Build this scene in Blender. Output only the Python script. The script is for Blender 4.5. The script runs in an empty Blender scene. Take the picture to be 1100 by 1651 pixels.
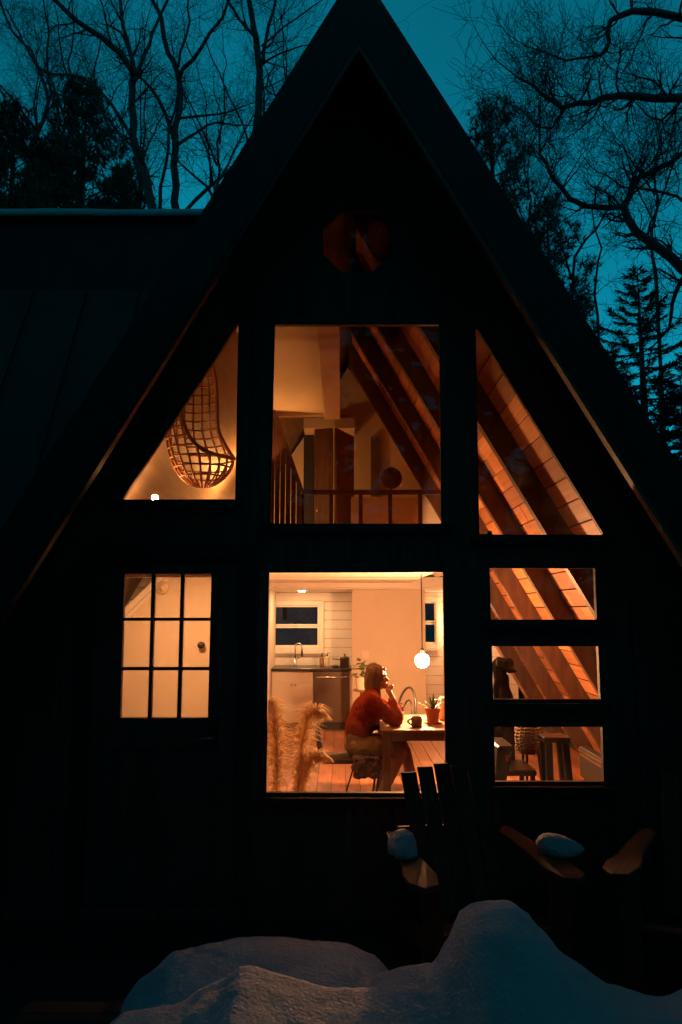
import bpy, bmesh, math, random
from mathutils import Vector, Matrix, noise as mnoise
R = random.Random(7)
PI = math.pi
C = bpy.context.scene.collection
SC = bpy.context.scene

# ------------------------------------------------------------------ camera
F = 1192.0; CAM = Vector((0, -4.77, 1.8)); PITCH = math.radians(7.62)
cd = bpy.data.cameras.new("camera"); cam = bpy.data.objects.new("camera", cd); C.objects.link(cam)
cam.location = CAM; cam.rotation_euler = (PI / 2 + PITCH, 0, 0)
cd.sensor_fit = 'VERTICAL'; cd.sensor_height = 36; cd.lens = 36 * F / 1651.0
cd.clip_start = 0.05; cd.clip_end = 800
SC.camera = cam

# ------------------------------------------------------------------ dusk sky
w = bpy.data.worlds.new("World"); SC.world = w; w.use_nodes = True
nt = w.node_tree; nt.nodes.clear()
sky = nt.nodes.new('ShaderNodeTexSky'); sky.sky_type = 'NISHITA'; sky.sun_disc = False
sky.sun_elevation = math.radians(1.9); sky.sun_rotation = math.radians(0); sky.altitude = 0
sky.dust_density = 0.3; sky.ozone_density = 3.0
bw = nt.nodes.new('ShaderNodeRGBToBW'); tint = nt.nodes.new('ShaderNodeMixRGB'); tint.blend_type = 'MULTIPLY'
tint.inputs[0].default_value = 1.0; tint.inputs[2].default_value = (0.006, 0.60, 0.92, 1)
tc = nt.nodes.new('ShaderNodeTexCoord'); cn = nt.nodes.new('ShaderNodeTexNoise')
cn.inputs['Scale'].default_value = 2.2; cn.inputs['Detail'].default_value = 5
cr = nt.nodes.new('ShaderNodeMapRange'); cr.inputs[1].default_value = .3; cr.inputs[2].default_value = .72
cr.inputs[3].default_value = .76; cr.inputs[4].default_value = 1.2
cm = nt.nodes.new('ShaderNodeMixRGB'); cm.blend_type = 'MULTIPLY'; cm.inputs[0].default_value = 1
bg = nt.nodes.new('ShaderNodeBackground'); bg.inputs[1].default_value = 0.15
wo = nt.nodes.new('ShaderNodeOutputWorld')
L = nt.links.new
L(sky.outputs[0], bw.inputs[0]); pw = nt.nodes.new('ShaderNodeMath'); pw.operation = 'POWER'; pw.inputs[1].default_value = .93
L(bw.outputs[0], pw.inputs[0]); L(pw.outputs[0], tint.inputs[1]); L(tc.outputs['Generated'], cn.inputs['Vector'])
L(cn.outputs[0], cr.inputs[0]); L(tint.outputs[0], cm.inputs[1]); L(cr.outputs[0], cm.inputs[2])
L(cm.outputs[0], bg.inputs[0]); L(bg.outputs[0], wo.inputs[0])
SC.view_settings.view_transform = 'Standard'; SC.view_settings.look = 'None'
SC.view_settings.exposure = 1.6; SC.view_settings.gamma = 1; SC.view_settings.use_curve_mapping = False
SC.cycles.max_bounces = 10; SC.cycles.transparent_max_bounces = 16; SC.cycles.sample_clamp_indirect = 6
SC.cycles.caustics_reflective = False; SC.cycles.caustics_refractive = False

def softmat(name, col):
    m = bpy.data.materials.new(name); m.use_nodes = True; n = m.node_tree.nodes; l = m.node_tree.links.new; n.clear()
    d = n.new('ShaderNodeBsdfDiffuse'); t = n.new('ShaderNodeBsdfTranslucent'); x = n.new('ShaderNodeMixShader'); o = n.new('ShaderNodeOutputMaterial')
    d.inputs[0].default_value = (*col, 1); t.inputs[0].default_value = (*col, 1); x.inputs[0].default_value = .72
    l(d.outputs[0], x.inputs[1]); l(t.outputs[0], x.inputs[2]); l(x.outputs[0], o.inputs[0]); return m
WARM = (1.0, 0.46, 0.19)

# ------------------------------------------------------------------ helpers
def P(px, py, Y):
    """point on the plane y=Y that the photograph shows at pixel px,py"""
    u = -(py - 825.5) / F; x = (px - 550) / F
    r = Vector((x, math.cos(PITCH) - u * math.sin(PITCH), math.sin(PITCH) + u * math.cos(PITCH)))
    return CAM + r * ((Y - CAM.y) / r.y)
def PX(px, Y): return (px - 550) / F * (Y - CAM.y)          # x near eye level
def PZ(py, Y): return P(550, py, Y).z

class MB:
    def __init__(s): s.v = []; s.f = []
    def add(s, vs, fs):
        n = len(s.v); s.v += [tuple(v) for v in vs]; s.f += [tuple(i + n for i in f) for f in fs]; return s
    def hexa(s, c):  # 8 corners: bottom 4 ccw, top 4 ccw
        return s.add(c, [(3, 2, 1, 0), (4, 5, 6, 7), (0, 1, 5, 4), (1, 2, 6, 5), (2, 3, 7, 6), (3, 0, 4, 7)])
    def box(s, x0, x1, y0, y1, z0, z1):
        return s.hexa([(x0, y0, z0), (x1, y0, z0), (x1, y1, z0), (x0, y1, z0), (x0, y0, z1), (x1, y0, z1), (x1, y1, z1), (x0, y1, z1)])
    def bar(s, a, b, w, h, up=(0, 0, 1)):
        a = Vector(a); b = Vector(b); d = (b - a).normalized(); u = Vector(up)
        if abs(d.dot(u)) > .98: u = Vector((0, 1, 0))
        sx = d.cross(u).normalized(); sy = sx.cross(d).normalized()
        c = []
        for p in (a, b):
            c += [p - sx * w / 2 - sy * h / 2, p + sx * w / 2 - sy * h / 2, p + sx * w / 2 + sy * h / 2, p - sx * w / 2 + sy * h / 2]
        return s.hexa(c)
    def prism(s, poly, y0, y1):  # polygon in x,z swept along y
        n = len(poly)
        vs = [(p[0], y0, p[1]) for p in poly] + [(p[0], y1, p[1]) for p in poly]
        fs = [tuple(range(n)), tuple(range(2 * n - 1, n - 1, -1))]
        fs += [(i, i + n, (i + 1) % n + n, (i + 1) % n) for i in range(n)]
        return s.add(vs, fs)
    def prismz(s, poly, z0, z1):  # polygon in x,y swept up
        n = len(poly)
        vs = [(p[0], p[1], z0) for p in poly] + [(p[0], p[1], z1) for p in poly]
        fs = [tuple(range(n - 1, -1, -1)), tuple(range(n, 2 * n))]
        fs += [(i, (i + 1) % n, (i + 1) % n + n, i + n) for i in range(n)]
        return s.add(vs, fs)
    def tube(s, pts, rad, n=6, cap=True, closed=False):
        pts = [Vector(p) for p in pts]; m = len(pts)
        if not hasattr(rad, '__len__'): rad = [rad] * m
        vs = []; prev = None
        for i, p in enumerate(pts):
            if closed: d = pts[(i + 1) % m] - pts[i - 1]
            else: d = pts[min(i + 1, m - 1)] - pts[max(i - 1, 0)]
            d = d.normalized() if d.length > 1e-9 else Vector((0, 0, 1))
            if prev is None:
                u = Vector((0, 0, 1)) if abs(d.z) < .9 else Vector((1, 0, 0))
                sx = d.cross(u).normalized()
            else:
                sx = prev - d * prev.dot(d)
                sx = sx.normalized() if sx.length > 1e-6 else d.orthogonal().normalized()
            prev = sx; sy = d.cross(sx)
            for k in range(n):
                a = 2 * PI * k / n
                vs.append(p + (sx * math.cos(a) + sy * math.sin(a)) * rad[i])
        fs = []
        for i in range(m if closed else m - 1):
            j = (i + 1) % m
            for k in range(n):
                fs.append((i * n + k, i * n + (k + 1) % n, j * n + (k + 1) % n, j * n + k))
        if cap and not closed:
            fs.append(tuple(range(n - 1, -1, -1))); fs.append(tuple((m - 1) * n + k for k in range(n)))
        return s.add(vs, fs)
    def lathe(s, prof, c=(0, 0, 0), n=20):  # profile (r,z)
        c = Vector(c); vs = []; fs = []
        for r, z in prof:
            for k in range(n):
                a = 2 * PI * k / n; vs.append(c + Vector((r * math.cos(a), r * math.sin(a), z)))
        for i in range(len(prof) - 1):
            for k in range(n):
                fs.append((i * n + k, i * n + (k + 1) % n, (i + 1) * n + (k + 1) % n, (i + 1) * n + k))
        fs.append(tuple(range(n - 1, -1, -1))); fs.append(tuple((len(prof) - 1) * n + k for k in range(n)))
        return s.add(vs, fs)
    def ball(s, c, r, n=12, m=8, sc=(1, 1, 1), rot=None):
        c = Vector(c); vs = []; fs = []
        for i in range(m + 1):
            t = PI * i / m
            for k in range(n):
                a = 2 * PI * k / n
                q = Vector((r * sc[0] * math.sin(t) * math.cos(a), r * sc[1] * math.sin(t) * math.sin(a), r * sc[2] * math.cos(t)))
                if rot: q = rot @ q
                vs.append(c + q)
        for i in range(m):
            for k in range(n):
                fs.append((i * n + k, (i + 1) * n + k, (i + 1) * n + (k + 1) % n, i * n + (k + 1) % n))
        return s.add(vs, fs)
    def mesh(s, name, off=(0, 0, 0)):
        o = Vector(off); me = bpy.data.meshes.new(name)
        me.from_pydata([(v[0] - o.x, v[1] - o.y, v[2] - o.z) for v in s.v], [], s.f); me.update(); return me
    def build(s, name, m, parent=None, at=(0, 0, 0), smooth=False, bevel=0, clean=True):
        off = Vector(at)
        if parent is not None:
            off = Vector((0, 0, 0)); q = parent
            while q: off += q.location; q = q.parent
        me = s.mesh(name, off)
        if clean:
            b = bmesh.new(); b.from_mesh(me); bmesh.ops.remove_doubles(b, verts=b.verts, dist=1e-6)
            bmesh.ops.recalc_face_normals(b, faces=b.faces)
            if bevel:
                es = [e for e in b.edges if len(e.link_faces) == 2 and e.calc_face_angle(0) > .5]
                bmesh.ops.bevel(b, geom=es, offset=bevel, segments=1, affect='EDGES')
            b.to_mesh(me); b.free()
        me.materials.append(m)
        if smooth:
            me.polygons.foreach_set('use_smooth', [True] * len(me.polygons))
        o = bpy.data.objects.new(name, me); C.objects.link(o)
        if parent is not None: o.parent = parent
        else: o.location = at
        return o

def link(name, me, parent=None, loc=None):
    o = bpy.data.objects.new(name, me); C.objects.link(o)
    if parent is not None: o.parent = parent
    if loc is not None: o.location = loc
    return o
def thing(name, label, cat, loc=(0, 0, 0), rz=0, group=None):
    o = bpy.data.objects.new(name, None); C.objects.link(o); o.empty_display_size = .1
    o.location = loc; o.rotation_euler = (0, 0, rz)
    return tag(o, label, cat, group)
def tag(o, label, cat, group=None, kind=None):
    o['label'] = label; o['category'] = cat
    if group: o['group'] = group
    if kind: o['kind'] = kind
    return o
def structure(o): o['kind'] = 'structure'; return o
def stuff(o): o['kind'] = 'stuff'; return o
def copy_tree(o, parent=None):
    c = o.copy(); C.objects.link(c)
    if parent is not None: c.parent = parent
    for ch in list(o.children): copy_tree(ch, c)
    return c
def remesh(mb, voxel, it=2, fac=.5):
    me = mb.mesh('tmp'); o = bpy.data.objects.new('tmp', me); C.objects.link(o)
    m = o.modifiers.new('r', 'REMESH'); m.mode = 'VOXEL'; m.voxel_size = voxel
    if it:
        s = o.modifiers.new('s', 'SMOOTH'); s.iterations = it; s.factor = fac
    dg = bpy.context.evaluated_depsgraph_get(); dg.update()
    r = bpy.data.meshes.new_from_object(o.evaluated_get(dg))
    bpy.data.objects.remove(o); bpy.data.meshes.remove(me)
    r.polygons.foreach_set('use_smooth', [True] * len(r.polygons))
    return r
def ruffle(me, amt, sc, seed=0, st=(1, 1, 1)):
    ns = [v.normal.copy() for v in me.vertices]
    for v, n in zip(me.vertices, ns):
        q = Vector((v.co.x * st[0], v.co.y * st[1], v.co.z * st[2])) * sc + Vector((seed, 0, 0))
        v.co += n * (amt * mnoise.noise(q) + amt * .5 * mnoise.noise(q * 2.3))
    return me
def mesh_obj(name, me, m, parent=None, at=None):
    if parent is not None:
        off = Vector((0, 0, 0)); q = parent
        while q: off += q.location; q = q.parent
        me.transform(Matrix.Translation(-off))
    me.materials.clear(); me.materials.append(m); me.name = name
    return link(name, me, parent)
def plate(outer, holes, y0, y1):
    """polygon with holes in the x,z plane, with thickness y0..y1 -> mesh"""
    cu = bpy.data.curves.new('t', 'CURVE'); cu.dimensions = '2D'; cu.fill_mode = 'BOTH'; cu.extrude = abs(y1 - y0) / 2
    for poly in [outer] + holes:
        sp = cu.splines.new('POLY'); sp.points.add(len(poly) - 1); sp.use_cyclic_u = True
        for i, p in enumerate(poly): sp.points[i].co = (p[0], p[1], 0, 1)
    o = bpy.data.objects.new('t', cu); C.objects.link(o)
    dg = bpy.context.evaluated_depsgraph_get(); dg.update()
    me = bpy.data.meshes.new_from_object(o.evaluated_get(dg))
    bpy.data.objects.remove(o); bpy.data.curves.remove(cu)
    yc = (y0 + y1) / 2
    for v in me.vertices: v.co = Vector((v.co.x, yc + v.co.z, v.co.y))
    b = bmesh.new(); b.from_mesh(me); bmesh.ops.remove_doubles(b, verts=b.verts, dist=1e-5)
    bmesh.ops.recalc_face_normals(b, faces=b.faces); b.to_mesh(me); b.free()
    me.polygons.foreach_set('use_smooth', [False] * len(me.polygons))
    return me

# ------------------------------------------------------------------ materials
def mat(name, col, rough=.6, var=.15, scale=8, stretch=(1, 1, 1), bump=0, metal=0, rnd=0, spec=.5, col2=None, detail=4, bscale=None, sheen=0, sss=0):
    m = bpy.data.materials.new(name); m.use_nodes = True; n = m.node_tree.nodes; l = m.node_tree.links.new
    b = n['Principled BSDF']; b.inputs['Roughness'].default_value = rough; b.inputs['Metallic'].default_value = metal
    b.inputs['Specular IOR Level'].default_value = spec
    if sheen: b.inputs['Sheen Weight'].default_value = sheen
    if sss:
        b.inputs['Subsurface Weight'].default_value = sss; b.inputs['Subsurface Scale'].default_value = .02
    t = n.new('ShaderNodeTexCoord'); mp = n.new('ShaderNodeMapping'); mp.inputs['Scale'].default_value = stretch
    l(t.outputs['Object'], mp.inputs[0])
    oi = n.new('ShaderNodeObjectInfo')
    if rnd:
        ad = n.new('ShaderNodeVectorMath'); ad.operation = 'MULTIPLY_ADD'; ad.inputs[1].default_value = (37, 53, 71)
        l(oi.outputs['Random'], ad.inputs[0]); l(mp.outputs[0], ad.inputs[2]); vec = ad.outputs[0]
    else: vec = mp.outputs[0]
    ns = n.new('ShaderNodeTexNoise'); ns.inputs['Scale'].default_value = scale; ns.inputs['Detail'].default_value = detail
    ns.inputs['Roughness'].default_value = .6
    l(vec, ns.inputs['Vector'])
    rp = n.new('ShaderNodeValToRGB')
    c2 = col2 or [min(1, c * (1 + var)) for c in col]; c1 = [c * (1 - var) for c in col] if not col2 else col
    rp.color_ramp.elements[0].position = .3; rp.color_ramp.elements[1].position = .7
    rp.color_ramp.elements[0].color = (*c1, 1); rp.color_ramp.elements[1].color = (*c2, 1)
    l(ns.outputs[0], rp.inputs[0]); out = rp.outputs[0]
    if rnd:
        mr = n.new('ShaderNodeMapRange'); mr.inputs[3].default_value = 1 - rnd; mr.inputs[4].default_value = 1 + rnd
        l(oi.outputs['Random'], mr.inputs[0])
        mx = n.new('ShaderNodeMixRGB'); mx.blend_type = 'MULTIPLY'; mx.inputs[0].default_value = 1
        l(out, mx.inputs[1]); l(mr.outputs[0], mx.inputs[2]); out = mx.outputs[0]
    l(out, b.inputs['Base Color'])
    if bump:
        bn = n.new('ShaderNodeBump'); bn.inputs['Strength'].default_value = bump; bn.inputs['Distance'].default_value = .02
        if bscale:
            n2 = n.new('ShaderNodeTexNoise'); n2.inputs['Scale'].default_value = bscale; n2.inputs['Detail'].default_value = 6
            l(vec, n2.inputs['Vector']); l(n2.outputs[0], bn.inputs['Height'])
        else: l(ns.outputs[0], bn.inputs['Height'])
        l(bn.outputs[0], b.inputs['Normal'])
    return m
def glow(name, col, strength):
    m = bpy.data.materials.new(name); m.use_nodes = True; n = m.node_tree.nodes; n.clear()
    e = n.new('ShaderNodeEmission'); e.inputs[0].default_value = (*col, 1); e.inputs[1].default_value = strength
    o = n.new('ShaderNodeOutputMaterial'); m.node_tree.links.new(e.outputs[0], o.inputs[0]); return m
def glassmat(name, dirt=.012, tr_=.97):
    m = bpy.data.materials.new(name); m.use_nodes = True; n = m.node_tree.nodes; l = m.node_tree.links.new; n.clear()
    tr = n.new('ShaderNodeBsdfTransparent'); tr.inputs[0].default_value = (tr_, tr_, tr_, 1)
    gl = n.new('ShaderNodeBsdfGlossy'); gl.inputs['Roughness'].default_value = .02
    fr = n.new('ShaderNodeFresnel'); fr.inputs[0].default_value = 1.24
    mx = n.new('ShaderNodeMixShader'); l(fr.outputs[0], mx.inputs[0]); l(tr.outputs[0], mx.inputs[1]); l(gl.outputs[0], mx.inputs[2])
    df = n.new('ShaderNodeBsdfTranslucent'); df.inputs[0].default_value = (.6, .6, .6, 1)
    t = n.new('ShaderNodeTexCoord')
    a = n.new('ShaderNodeTexNoise'); a.inputs['Scale'].default_value = 3.5; a.inputs['Detail'].default_value = 8
    v = n.new('ShaderNodeTexNoise'); v.inputs['Scale'].default_value = 60; v.inputs['Detail'].default_value = 2
    l(t.outputs['Object'], a.inputs['Vector']); l(t.outputs['Object'], v.inputs['Vector'])
    r1 = n.new('ShaderNodeMapRange'); r1.inputs[1].default_value = .45; r1.inputs[2].default_value = .8; r1.inputs[4].default_value = dirt * 2
    r2 = n.new('ShaderNodeMapRange'); r2.inputs[1].default_value = .7; r2.inputs[2].default_value = .78; r2.inputs[4].default_value = dirt * 9
    l(a.outputs[0], r1.inputs[0]); l(v.outputs[0], r2.inputs[0])
    s = n.new('ShaderNodeMath'); s.operation = 'ADD'; l(r1.outputs[0], s.inputs[0]); l(r2.outputs[0], s.inputs[1])
    m2 = n.new('ShaderNodeMixShader'); l(s.outputs[0], m2.inputs[0]); l(mx.outputs[0], m2.inputs[1]); l(df.outputs[0], m2.inputs[2])
    o = n.new('ShaderNodeOutputMaterial'); l(m2.outputs[0], o.inputs[0]); return m

M = dict(
    siding=mat('dark_stained_siding', (.15, .078, .054), .75, .35, 3, (6, 1, .4), .3, rnd=.12),
    trim=mat('dark_trim', (.05, .03, .022), .6, .3, 5, (1, 1, .5), .2),
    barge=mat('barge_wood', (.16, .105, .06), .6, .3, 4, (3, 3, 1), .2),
    bargeface=mat('dark_barge_paint', (.045, .028, .021), .6, .3, 4, (3, 3, 1), .2),
    shingle=mat('roof_shingle', (.03, .032, .034), .85, .3, 18, bump=.4),
    metalroof=mat('standing_seam_metal', (.036, .042, .034), .75, .15, 2, bump=.05),
    lining=mat('dull_lining_board', (.27, .20, .14), .6, .2, 3, (4, .5, 4), .1),
    white=mat('warm_white_paint', (.74, .68, .6), .55, .04, 2, bump=.03, bscale=160),
    cream=mat('cream_wall_paint', (.60, .51, .40), .6, .05, 1.3, bump=.04, bscale=120),
    loft=mat('loft_wall_paint', (.66, .56, .42), .65, .06, 1.2, bump=.05, bscale=110),
    plank=mat('pine_plank', (.38, .135, .045), .55, .0, 5, (6, .35, 6), .12, rnd=.42, col2=(.60, .25, .09), detail=6),
    rafter=mat('dark_rafter_wood', (.05, .022, .014), .5, .0, 5, (3, 3, .5), .15, rnd=.1, col2=(.11, .048, .026)),
    floor=mat('oak_floor_plank', (.20, .07, .028), .38, 0, 5, (7, .4, 7), .08, rnd=.35, col2=(.36, .145, .06), detail=6),
    rug=mat('pale_woven_rug', (.5, .38, .27), .95, .15, 60, bump=.4),
    table=mat('oak_table_top', (.17, .08, .034), .5, 0, 6, (.5, 6, 6), .06, col2=(.25, .125, .055)),
    tablebase=mat('brown_table_wood', (.16, .08, .04), .5, .2, 6, (1, 5, 5), .06),
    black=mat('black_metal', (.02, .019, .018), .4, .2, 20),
    darkstone=mat('dark_counter', (.03, .028, .026), .3, .3, 40),
    steel=mat('brushed_steel', (.13, .085, .06), .42, .15, 4, (1, 1, 60), .02, metal=.6),
    chrome=mat('satin_nickel', (.6, .57, .52), .22, .04, 10, metal=1),
    glass=glassmat('window_glass'),
    dimmed=glassmat('dimmed_octagon_glass', .2, .78),  # tint and haze darken the octagon in place of a dim loft
    dirtyglass=glassmat('dusty_window_glass', .03),
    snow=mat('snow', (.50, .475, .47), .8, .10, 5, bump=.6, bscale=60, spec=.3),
    ground=mat('snowy_leaf_litter', (.035, .03, .025), .9, 0, 3, bump=.4, col2=(.10, .10, .11)),
    deck=mat('wet_deck_board', (.03, .026, .023), .6, .3, 5, (6, .5, 6), .2, rnd=.2),
    bark=mat('bark', (.045, .038, .032), .9, .35, 14, (1, 1, .3), .4),
    needles=mat('evergreen_needles', (.022, .04, .022), .7, .4, 2),
    pine=mat('pine_needles', (.03, .05, .026), .7, .4, 2),
    rattan=mat('rattan_cane', (.58, .27, .10), .45, .25, 25, bump=.1),
    cedar=mat('weathered_cedar', (.07, .034, .018), .7, 0, 5, (6, .6, 6), .2, rnd=.15, col2=(.15, .07, .035), spec=.25),
    sweater=mat('rust_red_knit', (.22, .032, .010), 1, .18, 60, bump=.4, spec=.08),
    skirt=mat('tan_cotton', (.24, .15, .07), 1, .12, 40, bump=.25, spec=.08),
    skin=mat('skin', (.42, .21, .13), .6, .06, 20, sss=.1),
    hair=mat('brown_blonde_hair', (.05, .022, .009), .55, 0, 9, (14, 14, 1), .5, col2=(.24, .115, .045), spec=.25),
    lips=mat('lip_colour', (.4, .12, .09), .5, .05),
    eye=mat('dark_eye', (.02, .015, .012), .2, .1),
    pampas=softmat('pampas_plume', (.93, .77, .53)),
    stemm=mat('dry_stem', (.6, .42, .2), .8, .2, 14),
    leaf=mat('green_leaf', (.05, .085, .025), .5, .3, 8),
    agave=mat('agave_leaf', (.07, .10, .05), .45, .25, 14),
    terracotta=mat('terracotta', (.40, .13, .05), .75, .12, 12, bump=.1),
    soil=mat('soil', (.03, .02, .015), .95, .3, 40),
    mug=mat('grey_brown_stoneware', (.12, .085, .06), .4, .15, 16),
    ceramic=mat('cream_ceramic', (.6, .48, .35), .4, .08, 9),
    amber=mat('amber_bottle', (.25, .13, .04), .2, .1, 9),
    leather=mat('dark_leather', (.035, .026, .022), .45, .3, 30, bump=.2),
    coat=mat('black_coat_cloth', (.022, .020, .02), .85, .3, 30, bump=.3),
    bagm=mat('patterned_bag_cloth', (.03, .02, .022), .85, 0, 26, bump=.2, col2=(.16, .08, .06)),
    cane=mat('woven_cane', (.06, .04, .026), .9, .4, 60, bump=.3, spec=.1),
    basket=mat('pale_basket', (.16, .095, .045), .8, .25, 40, bump=.3),
    heater=mat('brown_heater_enamel', (.022, .017, .014), .55, .1, 6, metal=.2),
    doorwood=mat('stained_door_wood', (.075, .03, .014), .5, 0, 5, (5, 5, .5), .1, col2=(.16, .07, .03)),
    navy=mat('closet_shade_paint', (.02, .022, .028), .8, .2, 4),
    shade=mat('brown_lamp_shade', (.14, .085, .04), .8, .15, 12),
    brushed=mat('brushed_aluminium', (.55, .55, .56), .35, .15, 4, (1, 1, 20), metal=.9),
    redtag=mat('red_cloth_tag', (.5, .03, .02), .7, .1, 9),
    paper=mat('paper', (.62, .5, .36), .8, .06, 9),
    bulb=glow('pendant_bulb_glow', WARM, 500),
    loftbulb=glow('loft_bulb_glow', (1.0, .44, .15), 190),
    loftfill=glow('loft_fill_glow', (1.0, .40, .105), 155),
    alcovefill=glow('alcove_fill_glow', (1.0, .56, .26), 160),
    down=glow('downlight_glow', (1.0, .56, .26), 330),
    entry=glow('entry_light_glow', (1.0, .44, .17), 620),
)

# ------------------------------------------------------------------ ground
g = MB(); g.add([(-300, -60, -.4), (300, -60, -.4), (300, 400, -.4), (-300, 400, -.4)], [(0, 1, 2, 3)])
structure(g.build('ground', M['ground']))

# ------------------------------------------------------------------ the house
X0 = .11
def HO(z): return 3.302 - .57 * z           # outer half width
def HP(z): return HO(z) - .167              # underside of roof boards
def HR(z): return HO(z) - .39               # inner edge of rafters
APEX = 3.302 / .57
YB = 7.6                                     # inside face of rear wall
house = thing('house', 'dark A-frame cabin with glowing windows and an octagon window near its peak', 'house')

def q2(l): return [(P(a, b, 0).x, P(a, b, 0).z) for a, b in l]
W = dict(
    tl=q2([(385.5, 516), (381, 806.5), (193, 807)]),
    up=q2([(441, 521), (711, 520.5), (714.5, 846), (433.5, 846)]),
    tr=q2([(766, 521), (978, 864), (771.5, 863.5)]),
    big=q2([(432, 921), (717, 920.5), (722, 1281), (427, 1281)]),
    s1=q2([(788, 914), (962, 914), (965, 1001), (790, 1001)]),
    s2=q2([(791.5, 1040), (967, 1040), (971, 1130), (794, 1130)]),
    s3=q2([(795, 1170), (974, 1170), (976.5, 1263), (797, 1263)]),
    oc=q2([(550, 338), (602, 338), (633, 366), (633, 410), (602, 439), (550, 439), (519, 410), (519, 366)]))
lite = q2([(200, 925), (341, 925), (335, 1158), (193, 1158)])
DX0, DX1, DZ0, DZ1 = -1.585, -.64, .02, 2.13
out = [(X0 - HP(-.3) - .105, -.3), (X0 + HP(-.3) + .105, -.3), (X0, APEX - .115)]
doorhole = [(DX0, DZ0), (DX1, DZ0), (DX1, DZ1), (DX0, DZ1)]
mesh_obj('facade', plate(out, [W[k] for k in W] + [doorhole], 0, .05), M['siding'], house)
# battens on the facade, in runs that stay clear of the openings
def clear(x, z0, z1):
    segs = [(z0, z1)]
    for poly in list(W.values()) + [doorhole]:
        xs = [p[0] for p in poly]; zs = [p[1] for p in poly]
        if min(xs) - .05 < x < max(xs) + .05:
            n = []
            for a, b in segs:
                if b < min(zs) - .05 or a > max(zs) + .05: n.append((a, b)); continue
                if min(zs) - .06 > a: n.append((a, min(zs) - .06))
                if max(zs) + .06 < b: n.append((max(zs) + .06, b))
            segs = n
    return segs
x = -2.7
while x < 2.95:
    zt = (3.302 - .45 - abs(x - X0)) / .57
    for a, b in clear(x, -.25, zt):
        if b - a > .12: MB().box(x - .02, x + .02, -.022, 0, a, b).build('batten', M['siding'], house)
    x += .305
# roof: shells, barge boards, soffit rafters
for s in (-1, 1):
    poly = [(X0 + s * (HO(-.4)), -.4), (X0, APEX), (X0, APEX - (.26 if s > 0 else .09)), (X0 + s * (HP(-.4) + (.018 if s > 0 else .11)), -.4)]
    rf = MB().prism(poly, -.585, YB + .7).build('roof', M['shingle'], house)
    # shingle courses along the lower edge of the rake
    bp = [(X0 + s * (HO(-.4) + .012), -.4), (X0, APEX + .02), (X0, APEX - .50), (X0 + s * (HO(-.4) - .272), -.4)]
    MB().prism(bp, -.63, -.588).build('barge_board', M['bargeface'], house)
    lp = [(X0 + s * (HO(-.4) - .274), -.4), (X0, APEX - .505), (X0, APEX - .56), (X0 + s * (HO(-.4) - .305), -.4)]
    MB().prism(lp, -.625, -.565).build('barge_edge', M['barge' if s > 0 else 'black'], house)  # left edge blackened to imitate an unlit board, right stays wood
# window frames and panes
def window(poly, name='window', m='glass', fw=.022):
    wr = MB()
    n = len(poly); cx = sum(p[0] for p in poly) / n; cz = sum(p[1] for p in poly) / n
    A = sum(poly[i][0] * poly[(i + 1) % n][1] - poly[(i + 1) % n][0] * poly[i][1] for i in range(n))
    sg = 1 if A > 0 else -1
    ins = []
    for i in range(n):
        p0 = Vector(poly[i - 1]); p1 = Vector(poly[i]); p2 = Vector(poly[(i + 1) % n])
        a = (p1 - p0).normalized(); b = (p2 - p1).normalized()
        na = Vector((-a.y, a.x)) * sg; nb = Vector((-b.y, b.x)) * sg
        bi = (na + nb); k = fw / max(.25, (1 + na.dot(nb)) / 1) ; ins.append(p1 + bi * k)
    vs = []; fs = []
    for y in (.006, .046):
        vs += [(p[0], y, p[1]) for p in poly] + [(p[0], y, p[1]) for p in ins]
    for i in range(n):
        j = (i + 1) % n
        fs += [(i, j, n + j, n + i), (2 * n + i, 3 * n + i, 3 * n + j, 2 * n + j), (n + i, n + j, 3 * n + j, 3 * n + i)]
    wr.add(vs, fs)
    fr = wr.build(name, M['trim'], house)
    MB().prism([(p[0], p[1]) for p in ins], .024, .030).build('pane', M[m], fr)
    return fr
for k in W: window(W[k], 'window', 'dimmed' if k == 'oc' else 'dirtyglass' if k == 'tl' else 'glass', .008)
# thin exterior trim ledges under the windows
for k in ('up', 'big', 's1', 's2', 's3', 'tr', 'tl'):
    zs = [p[1] for p in W[k]]; xs = [p[0] for p in W[k]]
    MB().box(min(xs) - .05, max(xs) + .05, -.05, -.001, min(zs) - .052, min(zs) - .012).build('sill', M['trim'], house)
# door
dm = plate([(DX0 + .01, DZ0 + .01), (DX1 - .01, DZ0 + .01), (DX1 - .01, DZ1 - .01), (DX0 + .01, DZ1 - .01)],
           [lite, [(-1.42, .2), (-1.16, .2), (-1.16, .95), (-1.42, .95)], [(-1.07, .2), (-.81, .2), (-.81, .95), (-1.07, .95)]], .004, .046)
door = mesh_obj('door', dm, M['siding'], house)
for a in (-1.42, -1.07): MB().box(a, a + .26, .018, .034, .2, .95).build('panel', M['siding'], door)
MB().prism(lite, .022, .027).build('pane', M['glass'], door)
for k in (1, 2):
    t = k / 3.0
    a = (lite[0][0] + (lite[1][0] - lite[0][0]) * t, lite[0][1]); b = (lite[3][0] + (lite[2][0] - lite[3][0]) * t, lite[3][1])
    MB().bar((a[0], .025, a[1]), (b[0], .025, b[1]), .022, .034, (0, 1, 0)).build('muntin', M['trim'], door)
    z = lite[0][1] + (lite[3][1] - lite[0][1]) * (.321 if k == 1 else .664)
    MB().bar((lite[0][0] + .002, .0262, z), (lite[1][0] - .002, .0262, z), .032, .02, (0, 0, 1)).build('muntin', M['trim'], door)
h = MB(); hp = P(346, 1180, .03)
h.box(hp.x - .03, hp.x + .03, -.012, .003, hp.z - .09, hp.z + .1)
h.build('lock_plate', M['heater'], door, bevel=.004)
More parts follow.
